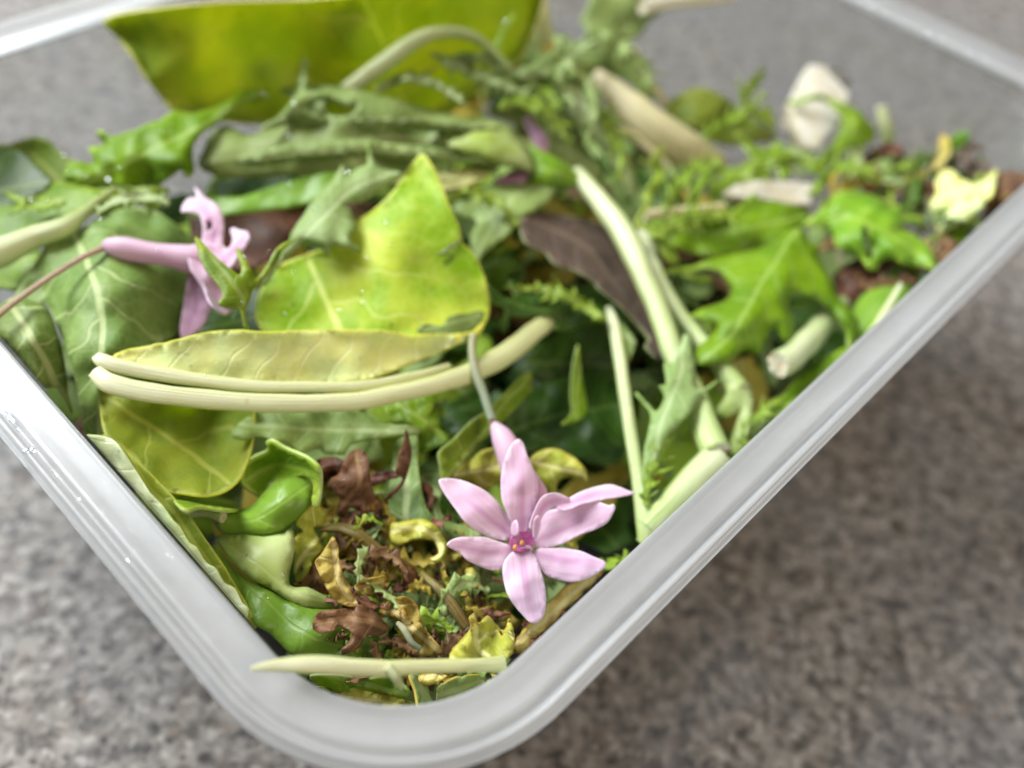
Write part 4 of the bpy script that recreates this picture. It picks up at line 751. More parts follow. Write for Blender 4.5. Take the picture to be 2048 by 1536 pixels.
ST('thin_white_stem', 'thin curved whitish stem below the thick tan stem', 'stem', 'B', [(1560, 770, .5, 22), (1680, 765, .58, 28), (1790, 790, .55, 28), (1900, 880, .45, 28), (2010, 990, .3, 26)], 'stan')
L('back_mizuna_leaf', 'blurred olive mizuna leaf at the top edge right of centre', 'leaf', 'B', [(1330, 200), (1450, 240), (1540, 210), (1500, 120), (1540, 20), (1600, -60), (1800, -80), (1960, -20), (1985, 60), (1905, 120), (1845, 200), (1720, 255), (1850, 310), (1900, 380), (1870, 470), (1930, 560), (1880, 580), (1780, 480), (1690, 440), (1600, 420), (1500, 385), (1400, 345)],
  [(1340, 210, .6), (1550, 0, 1.4), (1950, 20, 1.5), (1700, 250, .9), (1880, 450, .5), (1500, 370, .7)], two('olg', 'mizp'), rib=[(1350, 260), (1650, 260), (1900, 20)], frill=2., rip=(.08, 60.))
ST('top_white_stem', 'whitish stem touching the top edge of the picture', 'stem', 'P', [(1285, 14, 2.0, 14), (1340, 5, 2.0, 13), (1400, -2, 2.0, 13), (1470, -12, 2.0, 12)], 'leek')
ST('golden_stem', 'thin golden stem hanging at the right of the back frills', 'stem', 'B', [(1800, 290, .8, 26), (1860, 420, .65, 28), (1930, 520, .5, 30), (1990, 620, .3, 26)], 'stan')
L('light_frill_leaf', 'light green leaf filling the middle back between the stems', 'leaf', 'B', [(1150, 560), (1300, 620), (1420, 660), (1500, 760), (1560, 900), (1640, 1010), (1600, 1120), (1500, 1060), (1380, 960), (1290, 890), (1200, 800), (1100, 720), (950, 640)], [(1000, 630, .2), (1300, 640, .3), (1600, 1050, .2), (1300, 880, .25)], two('olg', 'miz'), frill=2., rip=(.12, 50.))

# --- right half
sA = thing('thick_pale_stem', 'long thick pale green stem running down to the right rim', 'stem')
tube('stem', [(1150, 345, .5, 16), (1185, 385, .62, 19), (1231, 444, .75, 23), (1262, 495, .82, 24), (1284, 545, .8, 22), (1318, 625, .72, 21), (1342, 695, .66, 22), (1380, 775, .62, 25), (1405, 840, .6, 28), (1432, 905, .55, 32)], M['sgrn'], sA, flat=.85, ridges=.0)
tube('lower_stem', [(1436, 912, .5, 31), (1400, 948, .45, 30), (1350, 1000, .35, 28), (1290, 1062, .2, 26)], M['sgrn'], sA, flat=.85)
ST('olive_side_stem', 'slim olive green stem alongside the thick pale stem', 'stem', 'P', [(1280, 450, .4, 11), (1294, 487, .42, 13), (1318, 555, .42, 14), (1352, 617, .42, 14), (1387, 662, .42, 15), (1420, 705, .45, 17), (1450, 745, .45, 20), (1480, 782, .4, 21)], 'sgrn')
L('wrapped_leaf_base', 'pale translucent leaf sheath bent beside the right rim', 'leaf', 'F', [(530, 1090), (620, 1110), (690, 1180), (745, 1270), (745, 1380), (715, 1536), (660, 1640), (600, 1600), (640, 1480), (670, 1380), (600, 1420), (520, 1390), (590, 1280), (560, 1180)], [(550, 1100, .5), (740, 1290, .45), (640, 1600, .3), (560, 1360, .3), (640, 1250, .55)], PAL, rib=[(560, 1100), (700, 1280), (640, 1620)], rip=(.03, 40.), edge=(-.06, 8.))
sB = thing('slender_mizuna_stem', 'slender light green stem right of the flower', 'stem')
tube('stem', [(1218, 615, .3, 8), (1228, 650, .32, 12), (1238, 706, .36, 13), (1248, 775, .38, 13), (1258, 843, .36, 13), (1275, 946, .32, 14), (1284, 1000, .3, 17), (1290, 1055, .25, 17), (1290, 1095, .15, 15)], M['sgrn'], sB, flat=.85)
leaf('leaf_wing', T('E', [(1640, 540), (1720, 560), (1770, 610), (1820, 680), (1810, 720), (1780, 800), (1760, 720), (1720, 640)]), [(*T('E', [p])[0], z) for p, z in (((1650, 545), .3), ((1800, 700), .3), ((1770, 790), .3))], MIZP, parent=sB)
L('narrow_mizuna_leaf', 'narrow blue green toothed leaf standing before the thick pale stem', 'leaf', 'F',
  [(350, 928), (382, 952), (392, 1040), (412, 1100), (402, 1200), (432, 1262), (552, 1192), (532, 1222), (462, 1284), (382, 1384), (322, 1454), (250, 1536), (200, 1640), (160, 1760), (140, 1880), (95, 1880), (100, 1740), (110, 1620), (130, 1536), (150, 1410), (118, 1352), (56, 1284), (70, 1268), (130, 1332), (182, 1384), (232, 1300), (196, 1234), (240, 1222), (226, 1100), (272, 1102), (300, 1062), (330, 990)],
  [(360, 935, 1.0), (320, 1200, .95), (540, 1200, .9), (60, 1275, .6), (200, 1450, .7), (120, 1860, .4)], MIZP, rib=[(350, 940), (310, 1200), (200, 1480), (118, 1870)], frill=1., rip=(.05, 40.))
L('lobed_mizuna_leaf', 'big lobed green leaf hanging over the dark gap on the right', 'leaf', 'F',
  [(205, 572), (300, 542), (400, 532), (470, 500), (600, 470), (750, 440), (870, 400), (960, 330), (1020, 308), (1055, 340), (1080, 392), (1145, 420), (1130, 470), (1162, 540), (1212, 632), (1262, 730), (1332, 800), (1372, 870), (1352, 960), (1308, 1024), (1298, 930), (1268, 872), (1200, 802), (1130, 732), (1060, 702), (980, 700), (958, 760), (980, 830), (988, 920), (950, 974), (908, 942), (888, 880), (850, 902), (822, 950), (782, 1052), (700, 1030), (620, 1082), (540, 1102), (440, 1114), (408, 1062), (430, 1000), (500, 940), (540, 892), (528, 860), (450, 842), (382, 825), (450, 780), (560, 750), (610, 712), (622, 660), (580, 600), (540, 562), (470, 546), (380, 562), (290, 572)],
  [(210, 570, .5), (600, 500, .75), (1020, 320, .95), (1150, 450, .9), (1350, 900, .5), (1000, 600, 1.05), (950, 960, .65), (800, 700, 1.0), (450, 1080, .7), (390, 825, .6), (640, 900, .95)], MIZ, rib=[(1010, 320), (880, 500), (780, 660), (700, 800), (600, 950), (450, 1080)], rip=(.1, 55.), edge=(-.1, 10.))
L('toothed_mizuna_leaf', 'bright toothed green leaf lying toward the right rim', 'leaf', 'F',
  [(1025, 305), (1100, 240), (1180, 180), (1230, 108), (1300, 92), (1420, 108), (1500, 140), (1560, 180), (1612, 188), (1640, 230), (1745, 250), (1720, 292), (1650, 290), (1604, 312), (1700, 350), (1752, 390), (1802, 460), (1834, 562), (1750, 540), (1650, 520), (1560, 490), (1512, 500), (1472, 552), (1430, 552), (1392, 500), (1340, 462), (1250, 422), (1220, 402), (1210, 322), (1150, 290), (1080, 290)],
  [(1030, 305, .95), (1250, 110, 1.15), (1500, 300, 1.3), (1740, 270, 1.05), (1820, 550, .95), (1450, 540, .8), (1250, 400, .9)], two('brt', 'miz'), rib=[(1030, 305), (1300, 240), (1600, 380), (1830, 560)], frill=2., rip=(.1, 35.), edge=(-.08, 8.), holes=[T('F', [(1390, 310), (1420, 300), (1430, 380), (1450, 470), (1430, 500), (1400, 420)])])
L('mizuna_back_leaf', 'soft green leaf behind the big lobed leaf', 'leaf', 'F', [(55, 290), (200, 262), (440, 240), (640, 200), (700, 150), (780, 92), (850, 140), (950, 170), (1055, 190), (1085, 260), (1030, 320), (950, 400), (850, 460), (700, 490), (560, 480), (420, 460), (300, 430), (200, 370)], [(70, 290, .35), (440, 250, .55), (780, 100, .8), (1080, 250, .6), (700, 460, .45), (300, 420, .35)], two('miz', 'brt'), rib=[(70, 300), (500, 340), (1060, 240)], rip=(.12, 60.))
L('mizuna_finger', 'small bright green finger tip crossing the dark gap', 'leaf', 'F', [(325, 565), (400, 582), (512, 596), (500, 632), (430, 634), (350, 604)], [(330, 570, .3), (500, 610, .45)], BRT, edge=(-.05, 6.))
L('twisted_bright_leaf', 'narrow twisted bright green leaf above the slim olive stem', 'leaf', 'F', [(55, 292), (100, 200), (132, 156), (155, 168), (100, 280), (185, 330), (265, 420), (318, 492), (270, 524), (215, 450), (165, 345), (100, 310)], [(60, 290, .9), (140, 160, 1.0), (200, 390, .85), (300, 500, .6)], BRT, rib=[(140, 160), (90, 290), (290, 510)], rip=(.04, 30.))
ct = ST('cut_celery_piece', 'cut stem with round pale end facing the camera near the right rim', 'stem', 'F', [(895, 1110, .75, 76), (930, 1095, .72, 78), (990, 1055, .62, 76), (1080, 960, .4, 74), (1180, 845, .15, 70), (1260, 760, -.1, 66)], 'sgrn', flat=.95)
L('white_cut_stalk', 'blurred white cut stalk behind the lobed green leaf', 'stalk', 'F', [(585, 100), (640, 62), (760, 34), (900, 36), (1085, 48), (1102, 100), (1090, 165), (1000, 172), (900, 148), (750, 132), (620, 122)], [(590, 100, .8), (800, 40, .98), (1090, 60, .95), (800, 130, .8), (1080, 165, .75)], [M['leek2'], M['cut']], th=.22, sub=1, rip=(.03, 60.))
ST('tan_thin_stalk', 'thin tan stalk left of the white cut stalk', 'stalk', 'F', [(110, 235, .65, 30), (300, 215, .72, 30), (450, 205, .75, 30), (580, 190, .72, 32)], 'stan')
L('rim_green_leaf', 'vivid green leaf pressed against the right rim', 'leaf', 'F', [(1330, 790), (1400, 690), (1500, 600), (1600, 520), (1690, 540), (1700, 620), (1620, 740), (1520, 850), (1420, 950), (1350, 960), (1350, 880)], [(1340, 800, .2), (1600, 530, .35), (1690, 560, .3), (1400, 940, .25), (1500, 740, .5)], GLO, rib=[(1360, 920), (1500, 740), (1680, 560)], rip=(.04, 50.))
ST('thin_yellow_stem', 'thin yellow stem standing along the right rim', 'stem', 'F', [(1615, 640, .75, 14), (1560, 735, .68, 18), (1500, 830, .6, 19), (1440, 930, .5, 18)], 'syel')
L('rim_under_leaf', 'green leaf under the cut stem along the right rim', 'leaf', 'F', [(830, 1420), (900, 1320), (960, 1240), (1050, 1150), (1180, 1060), (1310, 1000), (1340, 1040), (1200, 1160), (1050, 1300), (900, 1450), (830, 1480)], [(850, 1430, .1), (1050, 1160, .2), (1320, 1010, .3), (1050, 1290, .2)], MIZ, rip=(.05, 50.))
L('rim_olive_leaf', 'dark leaf scrap behind the bent leaf sheath at the right rim', 'leaf', 'F', [(740, 1480), (760, 1380), (820, 1400), (900, 1380), (960, 1330), (900, 1440), (800, 1560), (740, 1620)], [(750, 1480, .1), (940, 1350, .1), (770, 1580, .1)], two('spi', 'dark'), rip=(.08, 40.), frill=2.)
L('upright_dark_leaf', 'dark blue green leaf standing behind the cut stem', 'leaf', 'F', [(780, 950), (840, 930), (870, 1020), (890, 1150), (890, 1240), (840, 1220), (790, 1100)], [(800, 960, .1), (870, 1230, -.2)], two('spi', 'dark'))
L('white_leaf_rib', 'white rib piece shining below the big lobed leaf', 'leaf', 'F', [(975, 730), (1040, 715), (1110, 720), (1120, 760), (1050, 790), (990, 780)], [(980, 740, .35), (1110, 740, .4)], two('palg', 'mizp'))
L('red_right_leaf', 'dark red leaf under the bright toothed leaf', 'leaf', 'F', [(1215, 590), (1300, 520), (1400, 475), (1590, 470), (1560, 540), (1480, 600), (1420, 660), (1340, 730), (1250, 700)], [(1220, 600, .1), (1580, 480, .3), (1300, 700, .1), (1420, 560, .35)], RED, rip=(.08, 40.))
L('olive_leaf', 'dark olive leaf at the back right of the heap', 'leaf', 'C', [(-40, 600), (100, 520), (200, 518), (300, 570), (400, 650), (500, 720), (620, 810), (450, 840), (300, 850), (150, 780), (-40, 720)], [(0, 600, .3), (200, 530, .8), (600, 800, .25), (200, 800, .1)], two('oli', 'dark'), rip=(.08, 70.))
L('white_leek_piece', 'blurred blocky white cut vegetable piece at the back right', 'vegetable', 'C', [(690, 560), (735, 465), (790, 378), (900, 372), (1030, 418), (1022, 540), (1000, 640), (960, 740), (890, 800), (835, 885), (765, 835), (715, 700)], [(700, 560, .95), (850, 380, 1.25), (1030, 420, 1.1), (800, 860, .45), (860, 600, 1.0)], [M['leek2'], M['cut']], th=.55, sub=1, rip=(.02, 60.))
L('curved_frill_leaf', 'green frilled leaf arching over the white vegetable piece', 'leaf', 'C', [(665, 595), (760, 570), (850, 545), (950, 585), (1060, 635), (1150, 725), (1185, 800), (1110, 850), (1010, 880), (980, 940), (900, 965), (855, 1025), (795, 980), (870, 900), (960, 800), (985, 700), (930, 625), (850, 585), (720, 612)], [(670, 595, .95), (850, 560, 1.25), (1060, 650, 1.2), (1170, 800, .8), (830, 1000, .6), (970, 800, .95)], MIZ, rib=[(680, 600), (930, 600), (1050, 750), (850, 1000)], frill=2.5, rip=(.08, 40.))
L('pale_frill_leaf', 'small light green forked frill left of the white piece', 'leaf', 'C', [(365, 795), (395, 772), (450, 845), (540, 870), (620, 830), (650, 900), (700, 880), (690, 960), (662, 1050), (628, 1052), (600, 965), (520, 970), (430, 885)], [(370, 790, .9), (540, 920, .7), (650, 1040, .6), (640, 850, .7)], BRT, frill=2., rip=(.08, 35.))
L('pale_frill_leaf', 'blurred pale frilled scrap under the arching green leaf', 'leaf', 'C', [(660, 850), (760, 880), (840, 910), (800, 960), (870, 1020), (780, 1000), (720, 980), (700, 920)], [(670, 860, .45), (860, 1010, .5)], two('mizp', 'olg'), frill=2.)
ST('green_upright_stem', 'soft green upright stem in the right back heap', 'stem', 'C', [(1040, 760, .6, 40), (1060, 880, .5, 42), (1065, 990, .4, 38), (1060, 1090, .3, 34)], 'sgrn')
ST('spike_stem', 'blurred upright yellow green spike at the back right', 'stem', 'C', [(1262, 585, 1.05, 26), (1265, 680, .8, 34), (1262, 760, .6, 34), (1255, 840, .35, 30)], 'sgrn')
L('thin_back_frill', 'thin blurred green tips at the back wall', 'leaf', 'C', [(375, 440), (410, 520), (440, 470), (520, 400), (540, 420), (470, 540), (430, 600), (520, 640), (560, 610), (600, 760), (500, 700), (400, 620)], [(380, 450, .95), (530, 410, 1.0), (580, 740, .4)], MIZ)
L('red_back_leaf', 'small dark red leaf right of the arching frill', 'leaf', 'C', [(1130, 890), (1240, 840), (1335, 855), (1320, 930), (1280, 1000), (1200, 980), (1120, 970)], [(1140, 890, .4), (1320, 870, .5), (1220, 980, .3)], RED, rip=(.08, 30.))
L('pale_back_leaf', 'pale green three-cornered leaf in the right back heap', 'leaf', 'C', [(1105, 1060), (1160, 960), (1250, 935), (1290, 1000), (1355, 1048), (1295, 1132), (1200, 1150), (1120, 1130)], [(1110, 1060, .5), (1250, 940, .65), (1340, 1050, .55), (1200, 1140, .4)], two('mizp', 'olg'), rip=(.05, 40.))
L('green_back_tip', 'small green leaf tip standing at the far right', 'leaf', 'C', [(1610, 850), (1700, 742), (1780, 705), (1815, 738), (1750, 805), (1690, 868), (1640, 880)], [(1620, 850, .55), (1800, 725, 1.0)], GLO, rib=[(1620, 860), (1800, 725)])
L('dark_back_leaf', 'dark green clump beside the yellow frilled scrap at the right', 'leaf', 'C', [(1320, 920), (1420, 880), (1540, 860), (1600, 900), (1560, 1000), (1480, 1120), (1380, 1100), (1330, 1010)], [(1330, 930, .1), (1560, 880, .3), (1450, 1100, .1)], DRK, frill=3., rip=(.15, 35.))
L('yellow_back_leaf', 'cream yellow frilled leaf by the far right rim', 'leaf', 'C', [(1505, 1230), (1535, 1130), (1552, 1020), (1610, 985), (1665, 1030), (1740, 1075), (1815, 1060), (1880, 990), (1885, 1060), (1850, 1150), (1785, 1230), (1690, 1295), (1550, 1375), (1530, 1310)], [(1520, 1230, .7), (1600, 970, 1.0), (1890, 980, .95), (1700, 1150, 1.1), (1560, 1360, .55)], two('yelU', 'tan'), rib=[(1560, 1340), (1700, 1150), (1760, 1040)], frill=4., rip=(.16, 25.))
L('pink_tan_curl', 'pinkish tan curled tip above the cream yellow leaf', 'leaf', 'C', [(1555, 800), (1605, 795), (1620, 880), (1600, 940), (1540, 990), (1495, 1000), (1550, 900)], [(1580, 800, 1.0), (1510, 990, .7)], TAN)
L('pink_tan_curl', 'pinkish brown crumpled scrap behind the cream yellow leaf', 'leaf', 'C', [(1640, 880), (1740, 895), (1780, 945), (1830, 925), (1855, 1000), (1740, 1030), (1660, 960)], [(1650, 890, .95), (1840, 940, .95), (1740, 1020, .8)], two('pur', 'tan'), frill=2., rip=(.1, 25.))
L('red_rim_leaf', 'red brown leaf in the far right corner by the rim', 'leaf', 'C', [(1830, 1180), (1870, 1040), (1960, 1000), (2090, 1030), (2080, 1130), (1950, 1230), (1850, 1320), (1800, 1300)], [(1840, 1180, .6), (1960, 1010, .9), (2080, 1060, .9), (1850, 1300, .5)], two('brn', 'red'), rip=(.08, 40.))
L('green_rim_scrap', 'dark green scrap below the cream yellow leaf', 'leaf', 'C', [(1480, 1400), (1560, 1360), (1650, 1330), (1720, 1300), (1700, 1400), (1620, 1480), (1540, 1520)], [(1490, 1410, .4), (1710, 1310, .4), (1560, 1500, .3)], MIZ, frill=2.)
L('pink_crumb', 'tiny pinkish scrap left of the cream yellow leaf', 'leaf', 'C', [(1360, 1130), (1410, 1110), (1450, 1150), (1480, 1220), (1420, 1200), (1370, 1180)], [(1370, 1130, .5), (1470, 1210, .5)], two('pur', 'red'), frill=2.)

# --- the jumble of leaves underneath
def under_heap():
    rng = random.Random(11)
    bm = bmesh.new(); ul = bm.loops.layers.uv.new('uv')
    for i in range(430):
        for _ in range(200):
            a, b = rng.uniform(-BL/2, BL/2), rng.uniform(-BW/2, BW/2); xy = CEN+AX*a+BX*b
            p0 = np.array([*xy, 3.])
            if sdf(p0, 2.3) < -.2: break
        px, py = proj(np.array([*xy, 4.5])); top = ZB(min(2000, max(0, px)), min(1450, max(0, py)))-1.7
        top = min(3.6, max(2.0, top))
        z = rng.uniform(.5, top) if i % 3 else top-rng.uniform(0, .5)
        ln, wd = rng.uniform(1.2, 3.), rng.uniform(.35, .95); yaw = rng.uniform(0, 6.28); tilt = rng.uniform(-.5, .5); bend = rng.uniform(-.35, .35); ph = rng.uniform(0, 6)
        ux = np.array([math.cos(yaw)*math.cos(tilt), math.sin(yaw)*math.cos(tilt), math.sin(tilt)]); vx = np.array([-math.sin(yaw), math.cos(yaw), rng.uniform(-.5, .5)])
        nx, ny = 9, 5; V = []
        for r in range(nx):
            t = r/(nx-1); hw = wd*math.sin(math.pi*(.06+.9*t))**.7*(1+.28*math.sin(t*23+ph)); row = []
            for c in range(ny):
                s = c/(ny-1)*2-1
                q = np.array([*xy, z])+ux*ln*(t-.5)+vx*hw*s+np.array([0, 0, bend*(4*(t-.5)**2)+.15*s*s+.08*math.sin(9*t+3*s+ph)])
                q[2] = min(q[2], top+.25)
                row.append((bm.verts.new(Vector(clampin(q, .1))*S), t*ln, s*hw))
            V.append(row)
        mi = rng.choices(range(6), (4, 5, 3, 2, 1, 2))[0]
        for r in range(nx-1):
            for c in range(ny-1):
                q = (V[r][c], V[r+1][c], V[r+1][c+1], V[r][c+1])
                try: f = bm.faces.new([x[0] for x in q])
                except ValueError: continue
                f.smooth = True; f.material_index = mi
                for l, x in zip(f.loops, q): l[ul].uv = x[1:]
    me = bpy.data.meshes.new('mixed_salad_leaves'); bm.to_mesh(me); bm.free()
    for k in ('spi', 'dark', 'miz', 'olg', 'brn', 'yfr'): me.materials.append(M[k])
    o = new_obj('mixed_salad_leaves', me)
    m = o.modifiers.new('thickness', 'SOLIDIFY'); m.thickness = .03*S
    return tag(o, 'jumble of cut green leaves filling the bottom of the container', 'salad', kind='stuff')
under_heap()

# --- feathery mizuna pieces
def feather(label, path, dz, mats, tl=26, wd=10, seed=0):
    """a narrow leaf with finger-like teeth on both sides of its rib"""
    rng = random.Random(seed+17); pts = catmull([np.array(p, float) for p in path], 8, False)
    Lf, Rt = [], []; n = len(pts); k = 0; acc = 0; nxt = 8
    for i in range(n):
        t = pts[min(i+1, n-1)]-pts[max(i-1, 0)]; t /= np.linalg.norm(t); nn = np.array([-t[1], t[0]])
        f = i/(n-1); base = wd*1.5*(.35+.9*math.sin(math.pi*min(1, .12+.86*f)))*(1-.75*f**4)
        if i: acc += np.linalg.norm(pts[i]-pts[i-1])
        Lf.append(pts[i]+nn*base*.5); Rt.append(pts[i]-nn*base*.5)
        if acc > nxt and i < n-2:
            nxt = acc+rng.uniform(15, 30)
            for sd, lst in ((1, Lf), (-1, Rt)):
                if rng.random() < .2: continue
                q = tl*rng.uniform(.4, 1.7)*math.sin(math.pi*(.15+.75*f)); d = nn*sd*.65+t*rng.uniform(.6, 1.3); d /= np.linalg.norm(d); w_ = rng.uniform(5., 9.)
                b = pts[i]+nn*sd*base*.5
                lst += [b+d*q*.45-t*w_*.25, b+d*q*.8-t*w_*.1, b+d*q*1.15, b+d*q*.75+t*w_*.45, b+d*q*.4+t*w_*.8, b+t*w_*1.6]
    poly = [tuple(p) for p in Lf]+[tuple(pts[-1]+(pts[-1]-pts[-3])*.6)]+[tuple(p) for p in reversed(Rt)]
    zc = [(*path[0], dz[0]), (*path[len(path)//2], dz[1]), (*path[-1], dz[2])]
    if len(path) > 3: zc = [(*p, float(np.interp(i, [0, (len(path)-1)/2, len(path)-1], dz))) for i, p in enumerate(path)]
    zc += [(path[0][0]+40, path[0][1]+40, dz[0]-.12)]
    return tag(leaf('feathery_mizuna_leaf', poly, zc, mats, rib=path, sub=2, rip=(.1, 32.), th=.02, step=9., seed=seed), label, 'leaf', 'feathery mizuna leaves')
for k, (lab, path, dz, mt, tl, wd) in enumerate((
        ('feathery pale leaf trailing below the arched stem at the back', [(880, 120), (960, 150), (1050, 190), (1130, 250)], (1.3, 1.25, .9), MIZP, 34, 12),
        ('feathery leaf pointing up beside the upright blurred stem', [(1150, 210), (1120, 150), (1160, 100), (1210, 70)], (1.2, 1.4, 1.6), MIZP, 30, 10),
        ('feathery green leaf hanging between the two back stems', [(1180, 190), (1215, 240), (1240, 300), (1240, 360)], (1.1, 1.0, .7), MIZ, 30, 12),
        ('feathery olive leaf at the top right of the back frills', [(1200, 60), (1250, 100), (1290, 140), (1300, 190)], (1.4, 1.2, .9), OLG, 30, 13),
        ('feathery leaf crossing the end of the thick tan stem', [(1330, 420), (1360, 370), (1400, 330), (1440, 320)], (.85, 1.0, 1.0), MIZ, 30, 12),
        ('feathery bright leaf right of the thick pale stem top', [(1290, 400), (1320, 350), (1310, 320), (1330, 290)], (.8, .95, 1.1), BRT, 24, 12),
        ('feathery leaf between the white cut stalk and white piece', [(1480, 360), (1530, 330), (1590, 320), (1650, 330)], (.9, 1.1, 1.0), MIZ, 32, 12),
        ('feathery leaf below the arching frill at the right back', [(1620, 390), (1660, 350), (1700, 330), (1760, 350)], (.8, 1.0, .8), MIZ, 30, 12),
        ('feathery dark leaf left of the cream yellow leaf', [(1800, 430), (1830, 380), (1840, 330), (1870, 300)], (.8, .9, 1.0), two('dark', 'miz'), 28, 11),
        ('feathery leaf tips against the upright yellow leaf', [(600, 230), (602, 190), (606, 150), (608, 110)], (.9, 1.1, 1.35), MIZP, 16, 7),
        ('feathery thin leaf along the slender stem right of the flower', [(1290, 1010), (1300, 950), (1330, 890), (1360, 850)], (.5, .55, .6), MIZ, 26, 9),
        ('feathery leaf in the dark gap left of the slender stem', [(1210, 640), (1150, 600), (1090, 580), (1010, 575)], (.42, .4, .35), two('miz', 'dark'), 26, 12),
        ('feathery small leaf beside the bent sheath at the right rim', [(1480, 900), (1500, 850), (1540, 810), (1570, 790)], (.3, .35, .3), MIZ, 24, 10),
        ('feathery leaf curling over the buried pink petals', [(1000, 215), (1050, 200), (1105, 230), (1140, 290)], (1.2, 1.2, .9), MIZ, 28, 11),
        ('feathery leaf across the upper pale slanting stem', [(1130, 120), (1175, 165), (1190, 225), (1170, 290)], (1.5, 1.3, .95), OLG, 28, 11),
        ('feathery leaf at the foot of the thick tan stem', [(1450, 330), (1405, 360), (1385, 410), (1405, 460)], (.9, .95, .8), MIZ, 28, 12),
        ('feathery leaf reaching over the olive leaf at the back', [(1400, 280), (1450, 250), (1500, 220), (1530, 180)], (.8, .95, 1.1), MIZ, 26, 10),
        ('feathery leaf draped across the soft green back leaf', [(1300, 475), (1350, 445), (1420, 430), (1490, 440)], (.9, 1.0, .9), two('miz', 'mizp'), 28, 12),
        ('feathery leaf right of the white cut stalk', [(1640, 425), (1680, 395), (1720, 400), (1760, 430)], (.7, .85, .8), MIZ, 26, 11),
        ('feathery leaf low under the big lobed leaf near the cut stem', [(1470, 690), (1515, 645), (1560, 655), (1610, 700)], (.2, .2, .2), two('miz', 'dark'), 26, 11),
        ('feathery dark leaf deep in the gap beside the olive stem', [(1400, 610), (1350, 570), (1370, 525), (1425, 535)], (-.1, 0., 0.), two('dark', 'miz'), 26, 11),
        ('feathery leaf on the left below the frilled green leaf', [(340, 405), (285, 392), (230, 402), (190, 430)], (.95, 1., .9), MIZP, 18, 11),
        ('feathery leaf in the centre under the long folded leaf', [(890, 400), (945, 388), (1000, 408), (1035, 450)], (.7, .75, .65), MIZ, 24, 11),
        ('feathery pale leaf above the long folded leaf', [(750, 180), (815, 155), (880, 172), (935, 212)], (1.1, 1.3, 1.1), MIZP, 24, 10),
        ('feathery leaf over the left end of the frilled green leaf', [(130, 400), (80, 410), (40, 400), (10, 385)], (.95, 1.0, .9), MIZ, 22, 12))):
    feather(lab, path, dz, mt, tl, wd, seed=k)

# --- dried shreds of the near corner and the far right
def shreds(name, label, count, region, mats_, weights, size, seed, zr):
    rng = random.Random(seed); bm = bmesh.new(); ul = bm.loops.layers.uv.new('uv')
    for i in range(count):
        px, py = rng.uniform(region[0], region[2]), rng.uniform(region[1], region[3])
        if px < 1300 and px > 1090 and py > 1290-(px-1000)*.9: continue
        if 860 < px < 1240 and 940 < py < 1180 and rng.random() < .6: continue
        z = ZB(px, py)+rng.uniform(*zr)
        c = at(px, py, z); yaw = rng.uniform(0, 6.28); ln = rng.uniform(.3, .9)*size; wd = rng.uniform(.03, .1)*size; curl = rng.uniform(-6, 6); tl = rng.uniform(-.7, .7); ph = rng.uniform(0, 9)
        p = c.copy(); d = yaw; rows = []; n = 15; fq = rng.uniform(28, 55)
        for r in range(n):
            t = r/(n-1); d += curl/n*.5; p = p+np.array([math.cos(d), math.sin(d), tl*math.sin(t*5+ph)])*ln/n
            w_ = wd*math.sin(math.pi*(.1+.8*t))
            nn = np.array([-math.sin(d), math.cos(d), .9*math.sin(ph+t*4)])
            row = []
            for q in (-1, -.4, .0, .4, 1):
                ww = w_*q*(1+(.8*math.sin(t*fq+ph+q) if abs(q) == 1 else 0)); pp = p+nn*ww+np.array([0, 0, 1.])*wd*.8*abs(q)*math.sin(t*fq*.6+ph*2+q*2)
                row.append((bm.verts.new(Vector(clampin(pp, .05))*S), t*ln, ww))
            rows.append(row)
        mi = rng.choices(range(len(mats_)), weights)[0]
        for r in range(n-1):
            for q in range(4):
                v = (rows[r][q], rows[r+1][q], rows[r+1][q+1], rows[r][q+1])
                f = bm.faces.new([x[0] for x in v]); f.smooth = True; f.material_index = mi
                for l, x in zip(f.loops, v): l[ul].uv = x[1:]
    me = bpy.data.meshes.new(name); bm.to_mesh(me); bm.free()
    for k in mats_: me.materials.append(M[k])
    o = new_obj(name, me); m = o.modifiers.new('thickness', 'SOLIDIFY'); m.thickness = .012*S
    return tag(o, label, 'shreds', kind='stuff')
shreds('dried_leaf_shreds', 'tangle of tiny dried brown and yellow leaf shreds in the near corner', 240, (640, 1000, 1200, 1420), ('yfr', 'tan', 'brn', 'red', 'olg', 'miz'), (4, 1, 2, 2, 4, 3), 1.25, 5, (-.5, .3))
shreds('red_leaf_shreds', 'reddish and green frilly shreds at the far right end of the heap', 130, (1690, 290, 2010, 560), ('red', 'brn', 'dark', 'miz', 'pur', 'yfr'), (4, 3, 3, 3, 2, 1), 1.6, 8, (-.2, .75))

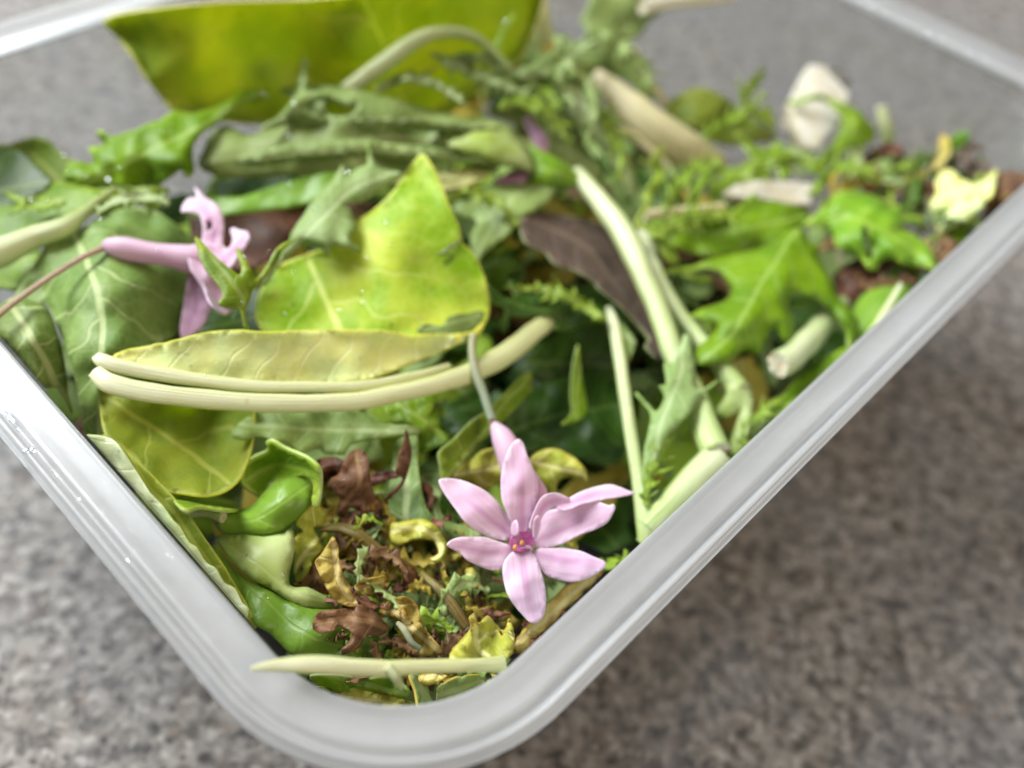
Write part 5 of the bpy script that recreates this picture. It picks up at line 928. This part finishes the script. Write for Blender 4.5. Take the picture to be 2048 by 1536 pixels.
# --- water droplets on the near left rim
def drops():
    rng = random.Random(3); bm = bmesh.new()
    for i in range(70):
        d = rng.choice((.30, .33, .5, .62, .2, .1)) + rng.uniform(-.04, .04); bpos = rng.uniform(-3.5, 7.5)
        z = {True: 6.69}.get(d > .28 and d < .4, None)
        if z is None: z = np.interp(d, [0, .08, .14, .19, .26, .36, .46, .62, .8, .92], [6.9, 6.985, 6.985, 6.93, 6.72, 6.67, 6.60, 6.45, 6.28, 6.17])
        xy = CEN+AX*(-BL/2+d)+BX*bpos; r = rng.choice((.02, .03, .035, .05))*rng.uniform(.8, 1.3)
        mtx = Matrix.Translation(Vector((*xy, z))*S) @ Matrix.Rotation(YAW, 4, 'Z') @ Matrix.Diagonal((1, rng.uniform(1, 1.8), .55, 1))
        bmesh.ops.create_icosphere(bm, subdivisions=2, radius=r*S, matrix=mtx)
    for i in range(26):
        xy = CEN+AX*(BL/2-.66)+BX*(-4.6+i*.34+rng.uniform(-.05, .05)); r = rng.uniform(.045, .075)
        bmesh.ops.create_icosphere(bm, subdivisions=2, radius=r*S, matrix=Matrix.Translation(Vector((*xy, 6.90))*S) @ Matrix.Diagonal((1, 1, .6, 1)))
    bpy.context.view_layer.update(); dg = bpy.context.evaluated_depsgraph_get()
    spots = [(219, 362, 8), (578, 273, 9), (205, 439, 6), (528, 186, 8), (65, 402, 7), (742, 243, 7), (700, 345, 8), (1010, 45, 8), (568, 1151, 5), (690, 345, 6), (95, 400, 5), (110, 438, 5), (285, 415, 6), (395, 340, 6), (416, 489, 4)]
    spots += [(rng.uniform(0, 900), rng.uniform(150, 640), rng.uniform(2., 5.)) for _ in range(45)] + [(rng.uniform(300, 1300), rng.uniform(640, 1300), rng.uniform(1.2, 2.6)) for _ in range(40)]
    for px, py, rp_ in spots:
        d = Vector(ray(px, py)).normalized()
        hit, loc, nor, idx, ob, _m = scene.ray_cast(dg, Vector(CAM)*S, d)
        if not hit or ob.name.startswith(('countertop', 'body', 'rim', 'petal')): continue
        r = rp_*(loc-Vector(CAM)*S).length/FPX
        if nor.dot(d) > 0: nor = -nor
        bmesh.ops.create_icosphere(bm, subdivisions=2, radius=r, matrix=Matrix.Translation(loc) @ nor.to_track_quat('Z', 'Y').to_matrix().to_4x4() @ Matrix.Diagonal((1, rng.uniform(.8, 1.3), .6, 1)))
    for f in bm.faces: f.smooth = True
    me = bpy.data.meshes.new('water_droplets'); bm.to_mesh(me); bm.free()
    g = G('water'); me.materials.append(g.done(g.mixs(.25, g.sh('ShaderNodeBsdfTransparent', Color=(.97, .98, 1, 1)), g.sh('ShaderNodeBsdfGlossy', Color=(1, 1, 1, 1), Roughness=.05))))
    return tag(new_obj('water_droplets', me), 'tiny water droplets scattered on the rim and the leaves', 'droplets', kind='stuff')
drops()
